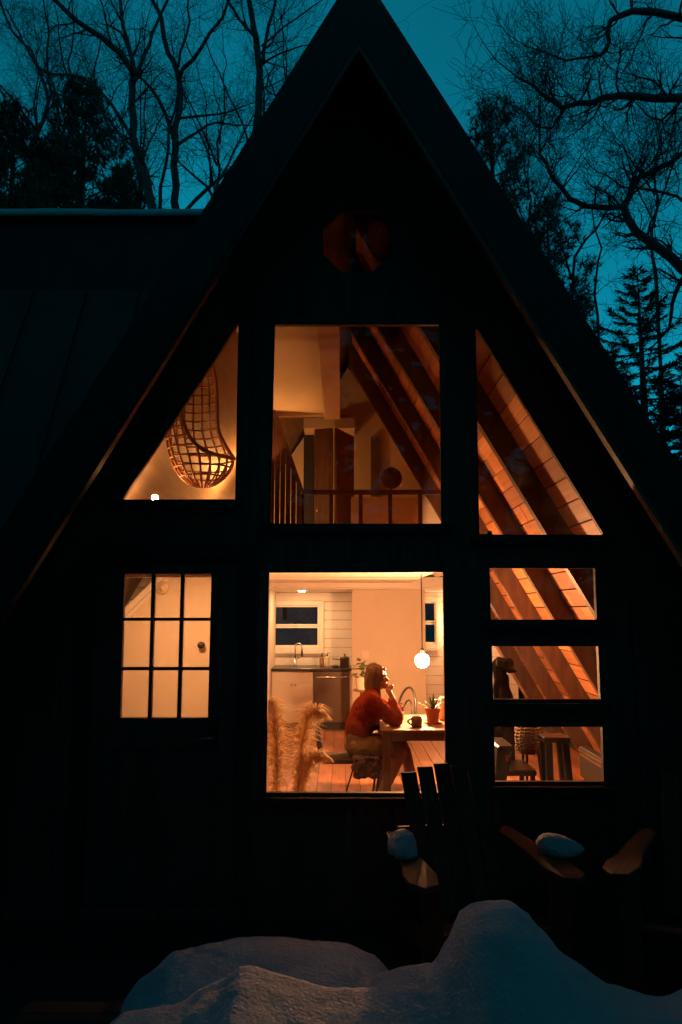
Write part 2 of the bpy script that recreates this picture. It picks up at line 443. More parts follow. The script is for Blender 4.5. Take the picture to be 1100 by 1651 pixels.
MB().tube([(hp.x, -.01, hp.z - .03), (hp.x, -.03, hp.z - .03), (hp.x - .02, -.035, hp.z - .03), (hp.x - .1, -.035, hp.z - .035)], .009, 8).build('handle', M['brushed'], door, smooth=True)
MB().box(DX0 - .03, DX0 + .035, .0475, .075, 0, DZ1 + .03).box(DX1 - .035, DX1 + .03, .0475, .075, 0, DZ1 + .03).box(DX0 + .035, DX1 - .035, .0475, .075, DZ1 - .035, DZ1 + .03).box(DX0 + .035, DX1 - .035, .0475, .075, -.01, .06).build('door_stop', M['trim'], house)
f = MB()
f.box(DX0 - .09, DX0, -.03, -.002, 0, DZ1 + .09).box(DX1, DX1 + .09, -.03, -.002, 0, DZ1 + .09).box(DX0, DX1, -.03, -.002, DZ1, DZ1 + .09)
f.build('door_casing', M['trim'], house)

# ---- inside: floor planks
MB().box(-3.0, 3.2, .14, YB + .1, -.2, -.02).build('subfloor', M['trim'], house)
x = -1.9; pw = .15
while x < 3.0:
    y = .16 - R.random() * 1.8
    while y < YB:
        y2 = y + 1.7 + R.random() * 1.2
        a = max(y, .16); b = min(y2, YB)
        if b - a > .05:
            MB().box(x + .003, x + pw - .003, a + .003, b - .003, -.019, -R.random() * .003).build('floor_plank', M['floor'], house)
        y = y2
    x += pw
# ---- right roof slope: boards running front to back between rafters, dark rafters proud
def slope(s, t, d):    # t = height z, d = inward offset along x
    return Vector((X0 + s * (HP(t) - d), 0, t))
nrow = 35; zmax = APEX - .35
for i in range(nrow):
    z0 = -.02 + i * (zmax / nrow); z1 = z0 + zmax / nrow - .012
    y = .145 - R.random() * 1.5
    while y < YB:
        y2 = y + 2.0 + R.random() * 1.5; a = max(y, .15); b = min(y2, YB)
        if b - a > .05:
            u = R.random() * .004
            c = []
            for yy in (a + .002, b - .002):
                for (zz, dd) in ((z0, -.015), (z0, .012 + u), (z1, .012 + u), (z1, -.015)):
                    q = slope(1, zz, dd); c.append((q.x, yy, q.z))
            m_ = MB(); m_.hexa(c); m_.build('roof_board', M['plank'], house)
        y = y2
for y in (1.12, 2.37, 3.62, 4.87, 6.12):
    MB().prism([(X0 + HP(-.02) + .0, -.02), (X0, APEX - .29), (X0, APEX - .69), (X0 + HR(-.02), -.02)], y, y + .085).build('rafter', M['rafter'], house)
# ---- left slope lining
MB().prism([(X0 - HP(-.02) - .09, -.02), (X0, APEX - .10), (X0, APEX - .14), (X0 - HP(-.02) - .06, -.02)], .145, YB).build('slope_lining', M['lining'], house)
# ---- rear wall in horizontal boards with two windows
KW = (P(437, 976, YB).x, P(515, 976, YB).x, P(476, 1043, YB).z, P(476, 976, YB).z)
AW = (P(676, 976, YB).x, P(703, 976, YB).x, P(690, 1038, YB).z, P(690, 970, YB).z)
zz = 0.0; bh = .15
while zz < 2.2:
    segs = [(-1.75, 2.9)]
    for hx0, hx1, hz0, hz1 in (KW, AW):
        if zz < hz0 - .02 < zz + bh: MB().box(hx0 - .008, hx1 + .008, YB, YB + .03, zz + .004, hz0 - .001).build('wall_board', M['white'], house)
        if zz < hz1 + .02 < zz + bh: MB().box(hx0 - .008, hx1 + .008, YB, YB + .03, hz1 + .001, zz + bh - .002).build('wall_board', M['white'], house)
    for hx0, hx1, hz0, hz1 in (KW, AW):
        if zz + bh > hz0 - .02 and zz < hz1 + .02:
            n = []
            for a, b in segs:
                if a < hx0 < b: n += [(a, hx0 - .01), (hx1 + .01, b)]
                else: n.append((a, b))
            segs = n
    for a, b in segs:
        MB().box(a, b, YB, YB + .03, zz + .004, zz + bh - .002).build('wall_board', M['white'], house)
    zz += bh
MB().prism([(-3.0, 2.2), (3.1, 2.2), (X0 + 1.2, 3.6), (X0, APEX - .3), (X0 - 1.2, 3.6)], YB, YB + .1).build('rear_gable', M['loft'], house)
def sash_window(hx0, hx1, hz0, hz1, y):
    c = .075
    m_ = MB()
    m_.box(hx0 - c, hx0, y - .03, y - .002, hz0 - c, hz1 + c).box(hx1, hx1 + c, y - .03, y - .002, hz0 - c, hz1 + c)
    m_.box(hx0, hx1, y - .03, y - .002, hz1, hz1 + c).box(hx0, hx1, y - .03, y - .002, hz0 - c, hz0)
    fr = m_.build('rear_window', M['white'], house, bevel=.004)
    zm = (hz0 + hz1) / 2
    for a, b in ((hz0, zm - .004), (zm + .004, hz1)):
        s_ = MB(); t = .028
        s_.box(hx0, hx0 + t, y, y + .03, a, b).box(hx1 - t, hx1, y, y + .03, a, b).box(hx0 + t, hx1 - t, y, y + .03, a, a + t).box(hx0 + t, hx1 - t, y, y + .03, b - t, b)
        s_.build('sash', M['white'], fr)
        MB().box(hx0 + t, hx1 - t, y + .012, y + .018, a + t, b - t).build('pane', M['glass'], fr)
    MB().box((hx0 + hx1) / 2 - .04, (hx0 + hx1) / 2 + .04, y - .012, y - .001, zm - .01, zm + .02).build('sash_lock', M['ceramic'], fr)
    MB().box(hx0 - c - .02, hx1 + c + .02, y - .05, y - .031, hz0 - c - .03, hz0 - c + .0).build('sill', M['white'], fr)
sash_window(*KW, YB); sash_window(*AW, YB)
# ---- ceilings and beam
LE = .98                                    # the loft stops here, open well beside the right slope
MB().box(-2.2, LE, .145, 5.9, 2.2, 2.285).build('ceiling', M['white'], house)
MB().box(-2.2, 2.1, 5.9, 6.06, 2.13, 2.285).build('beam_or_baffle', M['white'], house, bevel=.006)
MB().box(-2.2, 2.1, 6.06, YB - .002, 2.115, 2.285).build('kitchen_ceiling', M['white'], house)
for yy in (2.6, 4.4):
    MB().box(-2.0, LE - .02, yy, yy + .02, 2.188, 2.199).build('ceiling_batten', M['white'], house)
# ---- partition by the kitchen, with a switch plate and a corner board
pxa = P(568, 1000, 6.1).x; pxb = P(678, 1000, 6.1).x
part = MB().box(pxa, pxb, 6.1, 6.24, 0, 2.112).build('partition', M['cream'], house)
MB().box(pxb, pxb + .07, 6.09, 6.25, 0, 2.111).build('corner_board', M['cream'], part)
MB().box(pxa + .001, pxb - .001, 6.085, 6.1, 0, .1).build('baseboard', M['white'], part)
o_ = P(590, 1056, 6.1)
MB().box(o_.x - .06, o_.x + .06, 6.09, 6.1, o_.z - .06, o_.z + .06).build('switch_plate', M['ceramic'], part, bevel=.003)
# ---- entry block with the stair behind the door
EY = 1.85
tri = [P(160, 925 + 95, EY), P(262, 930 - 12, EY)]
e0 = P(203, 985, EY); e1 = P(243, 946, EY)
sl = (e1.z - e0.z) / (e1.x - e0.x)
xa, xb = -2.45, -.74
za = e0.z + sl * (xa - e0.x); xt = e0.x + (2.195 - e0.z) / sl
MB().prism([(xa, 0), (xb, 0), (xb, 2.195), (xt, 2.195), (xa, max(.1, za))], EY, EY + .1).build('entry_wall', M['cream'], house)
MB().bar((xa, EY - .008, za), (xt, EY - .008, 2.19), .012, .05, (0, 0, 1)).build('stair_trim', M['white'], house)
MB().bar((xa, EY - .006, za - .07), (xt + .07 / sl, EY - .006, 2.19), .008, .025, (0, 0, 1)).build('stair_trim', M['white'], house)
for i in range(9):
    z = 1.25 + i * .11
    MB().box(-2.45, -1.2, EY + .45, EY + .47, z, z + .105).build('stair_board', M['cream'], house)
MB().box(-.74, -.685, .055, EY + .1, 0, 2.195).build('added_foyer_wall', M['cream'], house)  # unseen wall added to keep the entry light off the woman
MB().box(-1.14, -1.08, EY + .1, YB, 0, 2.195).build('side_wall', M['cream'], house)
k = P(326, 1040, EY)
MB().lathe([(.0, 0), (.026, .0), (.026, .006), (.011, .01), (.011, .035), (.026, .042), (.031, .055), (.026, .068), (.0, .072)], (0, 0, 0), 16)
kn = MB().lathe([(.026, .0), (.026, .006), (.011, .01), (.011, .035), (.026, .042), (.031, .055), (.026, .068), (.01, .072)], (0, 0, 0), 16)
kn.v = [(k.x + v[0], EY - v[2], k.z + v[1]) for v in kn.v]
kn.build('wall_knob', M['black'], house, smooth=True)
# round wall fitting above the stair trim
kk = P(262, 948, EY)
sm = MB().lathe([(.06, .0), (.06, .02), (.045, .03), (.014, .032), (.014, .04), (.002, .042)], (0, 0, 0), 24)
sm.v = [(kk.x + v[0], EY - v[2], kk.z + v[1]) for v in sm.v]
sm.build('smoke_alarm', M['ceramic'], house, smooth=True)
# ---- downlights
def downlight(x, y, z, m='down', r=.05):
    d = MB(); d.lathe([(r, 0), (r + .022, 0), (r + .022, -.008), (r, -.009)], (x, y, z - .001), 20)
    ring = d.build('downlight', M['white'], house)
    MB().lathe([(r * .93, -.012), (r * .93, -.014)], (x, y, z), 20).build('lens', M[m], ring)
downlight(P(487, 952, 6.85).x, 6.85, 2.115)
downlight(-1.3, .80, 2.2, 'entry')
MB().box(-2.3, -.745, .66, .72, 2.045, 2.199).build('beam_or_baffle', M['white'], house)  # unseen baffle added to stop entry light spilling out through the door

# ---- loft
MB().box(-2.0, LE, .145, YB - .01, 2.288, 2.31).build('loft_floor', M['floor'], house)
MB().box(LE, LE + .03, .145, 3.0, 2.15, 2.33).build('loft_edge', M['rafter'], house)
BY = 6.0
MB().prism([(-1.9, 2.31), (2.0, 2.31), (X0 + HP(4.6), 4.6), (X0, APEX - .35), (X0 - HP(4.6), 4.6)], BY, BY + .08).build('loft_back_wall', M['loft'], house)
# half ceiling on the left under the peak, with a boxed beam along its edge
MB().box(-1.0, -.19, .055, 3.3, 4.0, 4.08).build('loft_ceiling', M['loft'], house)
MB().box(-.185, -.01, .055, 3.32, 3.93, 4.08).build('boxed_beam', M['loft'], house, bevel=.006)
MB().box(-1.0, -.19, 3.301, 3.34, 3.96, 4.08).build('ceiling_trim', M['loft'], house)
MB().box(-.82, -.79, 2.3, 3.4, 2.312, 3.38).build('light_screen', M['loft'], house)  # unseen screen added to keep loft lamp light off the right rafters
# corner pilaster on rear loft wall, browned to imitate shade
MB().box(P(598, 700, 5.95).x, P(611, 700, 5.95).x, 5.92, BY, 2.31, 4.35).build('pilaster', M['shade'], house)
# knee wall under the rail
MB().box(P(566, 800, 4.9).x, 1.75, 4.96, 5.02, 2.31, PZ(801, 4.96)).build('knee_wall', M['loft'], house)
# closet with folding doors
cz = P(541, 690, 4.75)
cl = MB()
ctop = P(505, 690, 5.6).z
MB().box(P(490, 700, 5.55).x, P(572, 700, 5.55).x, 5.5, 5.97, ctop - .03, ctop + .12).build('closet_header', M['loft'], house)
MB().box(P(490, 700, 5.9).x, P(506, 700, 5.9).x, 5.9, 5.97, 2.31, ctop - .03).build('closet_shade_panel', M['navy'], house)  # dark panel painted in for the shade of the closet opening
n0 = P(541, 690, 4.75); n1 = P(569, 704, 5.25); n2 = P(508, 692, 4.85)
d1 = MB(); d1.bar((n0.x, 4.75, (2.33 + n0.z) / 2), (n1.x, 5.25, (2.33 + n0.z) / 2), .035, n0.z - 2.33)
d1 = d1.build('folding_door', M['doorwood'], house)
d2 = MB(); d2.bar((n2.x, 4.83, (2.33 + n0.z) / 2), (n0.x - .03, 4.76, (2.33 + n0.z) / 2), .035, n0.z - 2.33)
d2 = d2.build('folding_door', M['doorwood'], house)
for za, zb in ((2.45, 3.0), (3.1, 3.6), (3.7, 4.05)):
    MB().bar((n2.x + .05, 4.80, (za + zb) / 2), (n0.x - .07, 4.745, (za + zb) / 2), .012, zb - za).build('panel', M['doorwood'], d2)
MB().ball((n2.x + .04, 4.785, 3.1), .02).build('knob', M['ceramic'], d2, smooth=True)
# loft railing, a thing of the house
RY = 3.6
rt = PZ(793, RY)
rail = MB().box(-.45, 1.32, RY - .03, RY + .03, rt - .03, rt + .02).build('loft_railing', M['rafter'], house)
for pxx in (487, 534, 582, 630, 679, 716):
    xx = PX(pxx, RY)
    MB().box(xx - .022, xx + .022, RY - .02, RY + .02, 2.31, rt - .03).build('baluster', M['rafter'], rail)
# boarded stair guard at the left of the loft
ga = P(434, 640, 3.2); gb = P(487, 793, 3.2)
ng = 8
guard = MB().bar((ga.x - .12, 3.2, ga.z + (ga.z - gb.z) / (gb.x - ga.x) * .12), (gb.x, 3.2, gb.z), .05, .05).build('stair_guard', M['rafter'], house)
for i in range(ng):
    xx = ga.x - .1 + (gb.x - ga.x + .1) * i / ng; w_ = (gb.x - ga.x + .1) / ng - .006
    def zt(x): return ga.z + (gb.z - ga.z) * (x - ga.x) / (gb.x - ga.x) - .03
    MB().prism([(xx, 2.31), (xx + w_, 2.31), (xx + w_, zt(xx + w_)), (xx, zt(xx))], 3.19, 3.21).build('guard_board', M['rafter'], guard)

# ---- kitchen
KY = 6.85
kc = thing('kitchen_cabinet', 'white shaker base cabinet under the kitchen sink window', 'cabinet', (-.8, KY, 0))
cx0 = -1.075; cx1 = P(505, 1100, KY).x
MB().box(cx0, cx1, KY + .02, YB - .002, .1, .87).build('carcass', M['white'], kc)
MB().box(cx0, cx1, KY + .07, YB - .05, 0, .1).build('toe_kick', M['black'], kc)
ctr = MB().box(cx0, P(567, 1072, KY).x + .0, KY - .03, YB - .004, .885, .92).build('countertop', M['darkstone'], kc, bevel=.004)
xm = (cx0 + cx1) / 2 + .02
for a, b in ((cx0 + .01, xm - .003), (xm + .003, cx1 - .01)):
    d_ = plate([(a, .115), (b, .115), (b, .70), (a, .70)], [[(a + .055, .17), (b - .055, .17), (b - .055, .645), (a + .055, .645)]], KY, KY + .02)
    d_ = mesh_obj('cabinet_door', d_, M['white'], kc)
    MB().box(a + .055, b - .055, KY + .01, KY + .018, .17, .645).build('panel', M['white'], d_)
    kx = xm + (-.03 if b < xm + .001 else .03)
    MB().ball((kx, KY - .018, .672), .014, 10, 6).build('knob', M['chrome'], d_, smooth=True)
MB().box(cx0 + .01, cx1 - .01, KY, KY + .02, .715, .86).build('drawer_front', M['white'], kc)
dw = thing('dishwasher', 'stainless dishwasher with a bar handle beside the white cabinet', 'dishwasher', (-.2, KY, 0))
dx0 = cx1 + .004; dx1 = P(564, 1100, KY).x
MB().box(dx0, dx1, KY, YB - .05, .11, .875).build('front_panel', M['steel'], dw, bevel=.004)
MB().box(dx0, dx1, KY + .06, YB - .05, 0, .108).build('toe_kick', M['black'], dw)
MB().tube([(dx0 + .04, KY - .045, .79), (dx1 - .05, KY - .045, .79)], .016, 8).bar((dx0 + .07, KY, .79), (dx0 + .07, KY - .04, .79), .02, .02).bar((dx1 - .08, KY, .79), (dx1 - .08, KY - .04, .79), .02, .02).build('handle', M['chrome'], dw, smooth=True)
MB().box(dx1 + .003, dx1 + .04, KY, YB - .004, 0, .884).build('end_panel', M['white'], kc)
fx = P(476, 1068, KY + .5).x
fa = thing('kitchen_faucet', 'tall gooseneck faucet standing at the sink before the window', 'faucet', (fx, KY + .5, .92))
pts = [(fx, KY + .5, .92), (fx, KY + .5, 1.2)]
for i in range(9):
    a = PI * i / 8; pts.append((fx + .055 - .055 * math.cos(a), KY + .5, 1.22 + .06 * math.sin(a)))
pts.append((fx + .11, KY + .5, 1.13))
MB().tube(pts, .014, 10).build('spout', M['chrome'], fa, smooth=True)
MB().lathe([(.03, 0), (.03, .02), (.02, .03), (.02, .12)], (fx, KY + .5, .921), 14).build('base', M['chrome'], fa, smooth=True)
MB().tube([(fx, KY + .5, 1.0), (fx + .07, KY + .48, 1.07)], .008, 8).build('lever', M['chrome'], fa)
MB().lathe([(.018, 0), (.02, .07)], (fx + .11, KY + .5, 1.07), 12).build('spray_head', M['black'], fa)
def soap(px, col, label, hgt):
    x_ = P(px, 1065, KY + .35).x
    t = thing('soap_bottle', label, 'bottle', (x_, KY + .35, .922), group='bottles on the kitchen counter')
    MB().lathe([(.034, 0), (.036, .02), (.036, hgt * .6), (.028, hgt * .72), (.012, hgt * .78)], (x_, KY + .35, .922), 14).build('body', M[col], t, smooth=True)
    MB().lathe([(.014, 0), (.014, .025), (.006, .028), (.006, .05)], (x_, KY + .35, .922 + hgt * .78), 10).bar((x_, KY + .35, .922 + hgt * .78 + .05), (x_ + .045, KY + .35, .922 + hgt * .78 + .045), .012, .01).build('pump', M['black'], t)
soap(519, 'amber', 'amber pump bottle on the counter, nearer the faucet', .2)
soap(528, 'ceramic', 'cream pump bottle on the counter, nearer the pot', .21)
px_ = P(542, 1065, KY + .2).x
sp = thing('sponge_dish', 'low dark dish with a sponge on the counter', 'dish', (px_, KY + .2, .922))
MB().lathe([(.05, 0), (.075, .015), (.07, .015), (.045, .006)], (px_, KY + .2, .922), 16).build('dish', M['black'], sp)
MB().box(px_ - .045, px_ + .035, KY + .17, KY + .23, .935, .96).build('sponge', M['agave'], sp, bevel=.005)
px_ = P(556, 1065, KY + .2).x
po = thing('cooking_pot', 'small metal pot with long handle at the counter end', 'pot', (px_, KY + .2, .922))
MB().lathe([(.07, 0), (.075, .01), (.075, .13), (.08, .135), (.08, .14)], (px_, KY + .2, .922), 20).build('body', M['steel'], po, smooth=True)
MB().lathe([(.078, 0), (.06, .022), (.012, .03), (.012, .045), (.02, .055), (.02, .065)], (px_, KY + .2, 1.063), 20).build('lid', M['steel'], po, smooth=True)
MB().bar((px_ - .07, KY + .2, 1.04), (px_ - .2, KY + .19, 1.055), .025, .014).build('handle', M['black'], po)

# ------------------------------------------------------------------ dining table and what stands on it
TZ = .73
tb = thing('dining_table', 'wooden dining table with square legs under the globe lamp', 'table', (.85, 2.64, 0))
tx0, tx1, ty0, ty1 = .36, 1.34, 2.13, 3.15
MB().box(tx0, tx1, ty0, ty1, TZ - .025, TZ).build('tabletop', M['table'], tb, bevel=.004)
ap = MB(); ap.box(tx0 + .05, tx1 - .05, ty0 + .03, ty0 + .055, TZ - .10, TZ - .027).box(tx0 + .05, tx1 - .05, ty1 - .055, ty1 - .03, TZ - .10, TZ - .027)
ap.box(tx0 + .03, tx0 + .055, ty0 + .057, ty1 - .057, TZ - .10, TZ - .027); ap.build('apron', M['tablebase'], tb)
for lx in (tx0 + .02, tx1 - .09):
    for ly in (ty0 + .015, ty1 - .085): MB().box(lx, lx + .07, ly, ly + .07, 0, TZ - .026).build('leg', M['tablebase'], tb, bevel=.004)
def on_table(px, y): return P(px, 1160, y).x
# mug
x_ = on_table(672, 2.33); y_ = 2.33
mg = thing('mug', 'dark stoneware mug on the table before the terracotta pot', 'mug', (x_, y_, TZ + .001))
MB().lathe([(.045, 0), (.05, .006), (.05, .095), (.046, .095), (.044, .012), (.001, .01)], (x_, y_, TZ + .001), 24).build('cup', M['mug'], mg, smooth=True)
MB().tube([(x_ - .046 - .038 * math.sin(PI * i / 8), y_ - .01, TZ + .018 + .06 * i / 8) for i in range(9)], .008, 8).build('handle', M['mug'], mg, smooth=True)
# potted agave
x_ = on_table(698, 2.55); y_ = 2.55
pg = thing('potted_succulent', 'spiky green succulent in a terracotta pot on the table', 'plant', (x_, y_, TZ + .001))
MB().lathe([(.055, 0), (.068, .10), (.075, .10), (.077, .13), (.068, .13), (.064, .115)], (x_, y_, TZ + .012), 22).build('pot', M['terracotta'], pg, smooth=False)
MB().lathe([(.08, 0), (.088, .012)], (x_, y_, TZ + .001), 22).build('saucer', M['terracotta'], pg)
MB().lathe([(.001, .118), (.064, .118)], (x_, y_, TZ + .006), 18).build('soil', M['soil'], pg)
for i in range(18):
    a = i * 2.4; t = .15 + .75 * (i / 18.0); ln = .15 + .04 * R.random()
    d = Vector((math.cos(a) * t, math.sin(a) * t, 1 - .45 * t)).normalized(); s_ = d.cross(Vector((0, 0, 1))).normalized(); nn = s_.cross(d)
    b0_ = Vector((x_, y_, TZ + .12)); vs = []
    for q, ww in ((0, .011), (.4, .013), (.8, .006), (1, .0008)):
        c = b0_ + d * ln * q + Vector((0, 0, -1)) * .02 * q * q * t * 2
        vs += [c - s_ * ww, c - nn * ww * .4, c + s_ * ww, c + nn * ww * .15]
    fs = []
    for q in range(3):
        for k_ in range(4): fs.append((q * 4 + k_, q * 4 + (k_ + 1) % 4, q * 4 + 4 + (k_ + 1) % 4, q * 4 + 4 + k_))
    MB().add(vs, fs).build('leaf', M['agave'], pg)
# cream pitcher right of the pot
x_ = on_table(717, 2.75); y_ = 2.75
pc = thing('pitcher', 'cream ceramic pitcher on the table by the window edge', 'pitcher', (x_, y_, TZ + .001))
MB().lathe([(.05, 0), (.065, .04), (.06, .12), (.04, .18), (.05, .22), (.046, .22), (.036, .18)], (x_, y_, TZ + .001), 22).build('body', M['ceramic'], pc, smooth=True)
MB().tube([(x_ - .052, y_, TZ + .2), (x_ - .1, y_, TZ + .19), (x_ - .105, y_, TZ + .12), (x_ - .06, y_, TZ + .07)], .009, 8).build('handle', M['ceramic'], pc, smooth=True)
# glass with small flowers, and napkins
x_ = on_table(646, 2.75); y_ = 2.75
fl = thing('flower_glass', 'small dark posy of dried flowers in a cup near the woman', 'flowers', (x_, y_, TZ + .001))
MB().lathe([(.03, 0), (.036, .08), (.033, .08), (.028, .005)], (x_, y_, TZ + .001), 16).build('cup', M['mug'], fl, smooth=True)
for i in range(12):
    a = i * 2.4; e = Vector((x_ + .05 * math.cos(a) * R.random(), y_ + .05 * math.sin(a), TZ + .1 + .05 * R.random()))
    b_ = MB(); b_.tube([(x_, y_, TZ + .05), e], .002, 4)
    for j in range(4): b_.ball(e + Vector((R.uniform(-.012, .012), R.uniform(-.012, .012), R.uniform(-.01, .01))), .009, 6, 4)
    b_.build('flower', M['bagm'], fl)
x_ = on_table(675, 2.85)
nk = thing('napkin', 'crumpled pale napkin on the table behind the mug', 'napkin', (x_, 2.85, TZ + .001))
m_ = MB(); n_ = 10
for i in range(n_ + 1):
    for j in range(n_ + 1):
        u, v = i / n_ - .5, j / n_ - .5
        m_.v.append((x_ + u * .22, 2.85 + v * .18, TZ + .006 + .05 * max(0, mnoise.noise(Vector((u * 5 + 3, v * 5, 1))) + .25) * (1 - 2 * max(abs(u), abs(v)))))
for i in range(n_):
    for j in range(n_): m_.f.append((i * (n_ + 1) + j, (i + 1) * (n_ + 1) + j, (i + 1) * (n_ + 1) + j + 1, i * (n_ + 1) + j + 1))
o_ = m_.build('cloth', M['paper'], nk, smooth=True); md = o_.modifiers.new('t', 'SOLIDIFY'); md.thickness = .003
# pendant globe
lp = P(681, 1065, 3.0)
pd = thing('pendant_lamp', 'lit globe bulb hanging on a black cord above the table', 'pendant lamp', (lp.x, lp.y, 2.2))
MB().ball(lp, .073, 24, 16).build('globe', M['bulb'], pd, smooth=True)
MB().lathe([(.014, .06), (.022, .066), (.022, .11), (.014, .125), (.006, .13)], lp, 14).build('socket', M['black'], pd)
MB().tube([lp + Vector((0, 0, .13)), lp + Vector((.003, 0, .5)), (lp.x, lp.y, 2.19)], .006, 8).build('cord', M['black'], pd)

# chair beyond the table with an arched bentwood back
def arched_chair(label):
    t = thing('dining_chair', label, 'chair', (0, 0, 0))
    MB().prismz([(.2 * math.cos(2 * PI * i / 20), .2 * math.sin(2 * PI * i / 20)) for i in range(20)], .43, .46).build('seat', M['black'], t)
    for a in (45, 135, 225, 315):
        c, s = math.cos(math.radians(a)), math.sin(math.radians(a))
        MB().tube([(.15 * c, .15 * s, .43), (.2 * c, .2 * s, 0)], [.014, .011], 8).build('leg', M['black'], t)
    MB().tube([(-.19 * math.cos(PI * i / 14), .17 + .07 * math.sin(PI * i / 14), .45 + .5 * math.sin(PI * i / 14) ** .6) for i in range(15)], .013, 8).build('back_hoop', M['black'], t, smooth=True)
    MB().tube([(-.11 * math.cos(PI * i / 12), .18 + .05 * math.sin(PI * i / 12), .45 + .36 * math.sin(PI * i / 12) ** .6) for i in range(13)], .01, 8).build('inner_hoop', M['black'], t, smooth=True)
    return t
ac = arched_chair('black bentwood chair with arched back on the far side of the table')
ac.location = (P(630, 1100, 3.75).x, 3.6, 0); ac.rotation_euler = (0, 0, math.radians(-62))
wl = thing('alcove_fill_lamp', 'unseen lamp added to brighten the alcove right of the kitchen partition', 'wall lamp', (2.0, 7.5, 1.45))  # added out of view to brighten the alcove
MB().box(1.95, 2.05, 7.57, 7.598, 1.38, 1.52).tube([(2.0, 7.57, 1.45), (2.0, 7.45, 1.45), (2.0, 7.43, 1.5)], .01, 8).build('bracket', M['chrome'], wl)
MB().ball((2.0, 7.43, 1.56), .05, 16, 10).build('bulb', M['alcovefill'], wl, smooth=True)
# leafy plant behind the woman's head
pl = P(583, 1098, 4.6)
lp_ = thing('trailing_plant', 'leafy green plant on a stand behind the woman', 'plant', (pl.x, 4.6, 0))
MB().lathe([(.10, 0), (.10, .02), (.02, .03), (.02, .8), (.1, .82), (.1, .84)], (pl.x, 4.6, 0), 16).build('stand', M['tablebase'], lp_)
MB().lathe([(.06, .84), (.085, .98), (.078, .98), (.07, .95)], (pl.x, 4.6, 0), 16).build('pot', M['ceramic'], lp_)
for i in range(46):
    a = R.random() * 2 * PI; el = R.uniform(-.3, 1.2); rr = R.uniform(.07, .19)
    c = Vector((pl.x + rr * math.cos(a) * math.cos(el), 4.6 + rr * math.sin(a) * math.cos(el), 1.0 + rr * math.sin(el) * 1.2))
    d = Vector((math.cos(a), math.sin(a), R.uniform(-.6, .5))).normalized(); s_ = d.cross(Vector((R.uniform(-.4, .4), R.uniform(-.4, .4), 1))).normalized()
    l_ = .05
    MB().add([c - d * l_, c + s_ * l_ * .6, c + d * l_, c - s_ * l_ * .6, c + s_.cross(d) * .01], [(0, 1, 4), (1, 2, 4), (2, 3, 4), (3, 0, 4)]).build('leaf', M['leaf'], lp_, clean=False)

# ------------------------------------------------------------------ her chair: black tubular frame, woven back
WY = 2.5
ch = thing('cantilever_chair', 'black tubular chair with woven back under the seated woman', 'chair', (P(560, 1215, WY).x, WY, 0))
sA = P(514, 1219, WY - .2); sB = P(606, 1217, WY - .2); bA = P(512, 1150, WY - .2); flo = 0.02
def chairtube(y):
    a = P(520, 1222, WY); b = P(607, 1219, WY); t = P(508, 1150, WY)
    return [(t.x, y, t.z), (a.x - .02, y, a.z + .03), (a.x + .02, y, a.z - .0), (b.x, y, a.z), (b.x + .02, y, a.z - .03), (b.x - .02, y, .08), (b.x - .05, y, .02), (a.x - .02, y, .02)]
c1 = chairtube(WY - .22); c2 = chairtube(WY + .22)
MB().tube(c1 + list(reversed(c2)), .012, 8, closed=True).build('frame', M['black'], ch, smooth=True)
zs = c1[2][2]
MB().box(c1[2][0] + .01, c1[3][0], WY - .205, WY + .205, zs - .005, zs + .02).build('seat', M['cane'], ch, bevel=.006)
bk = MB(); a_ = Vector(c1[0]); b_ = Vector(c1[1])
bk.hexa([(b_.x + .005, WY - .2, b_.z + .02), (b_.x + .025, WY - .2, b_.z + .02), (b_.x + .025, WY + .2, b_.z + .02), (b_.x + .005, WY + .2, b_.z + .02),
         (a_.x, WY - .2, a_.z), (a_.x + .02, WY - .2, a_.z), (a_.x + .02, WY + .2, a_.z), (a_.x, WY + .2, a_.z)])
bk.build('backrest', M['cane'], ch, bevel=.004)
MB().tube([(c1[7][0] + .2, WY - .22, .02), (c1[7][0] + .32, WY - .22, zs - .02)], .008, 6).build('brace', M['black'], ch)
bg_ = thing('bag', 'dark patterned bag slumped under the seat of the black chair', 'bag', (P(592, 1240, WY - .26).x, WY - .26, 0))
bc = P(590, 1236, WY - .3)
b_ = MB(); b_.box(bc.x - .11, bc.x + .11, WY - .36, WY - .255, bc.z - .095, bc.z + .085)
for i in range(5): b_.ball((bc.x - .08 + .04 * i, WY - .33, bc.z + .02 * math.sin(i * 2)), .055, 10, 7)
mesh_obj('body', ruffle(remesh(b_, .01, 4), .03, 14, 1), M['bagm'], bg_)
MB().tube([(bc.x - .08 + .016 * i, WY - .25, bc.z + .07 + .05 * math.sin(PI * i / 10)) for i in range(11)], .007, 6).build('strap', M['leather'], bg_)

# ------------------------------------------------------------------ the woman
def capsule(mb, pts, rad, n=12):
    mb.tube(pts, rad, n)
    for p, r in zip(pts, rad): mb.ball(p, r, 10, 6)
wm = thing('person', 'woman in rust sweater and tan skirt leaning on the table, chin on hands', 'person', (P(578, 1215, WY).x, WY, 0))
V = lambda px, py, dy=0: P(px, py, WY) + Vector((0, dy, 0))
pel = V(578, 1196); wst = V(577, 1172); che = V(588, 1143); nb = V(602, 1121); hd = V(609, 1093)
body = MB()
body.ball(pel, .125, 14, 10, (1, 1.25, .95)); body.ball(wst, .11, 14, 10, (1, 1.2, 1)); body.ball(che, .115, 14, 10, (1, 1.35, 1.1))
capsule(body, [pel, wst, che], [.11, .10, .11]); capsule(body, [che, nb, V(606, 1110)], [.09, .055, .05])
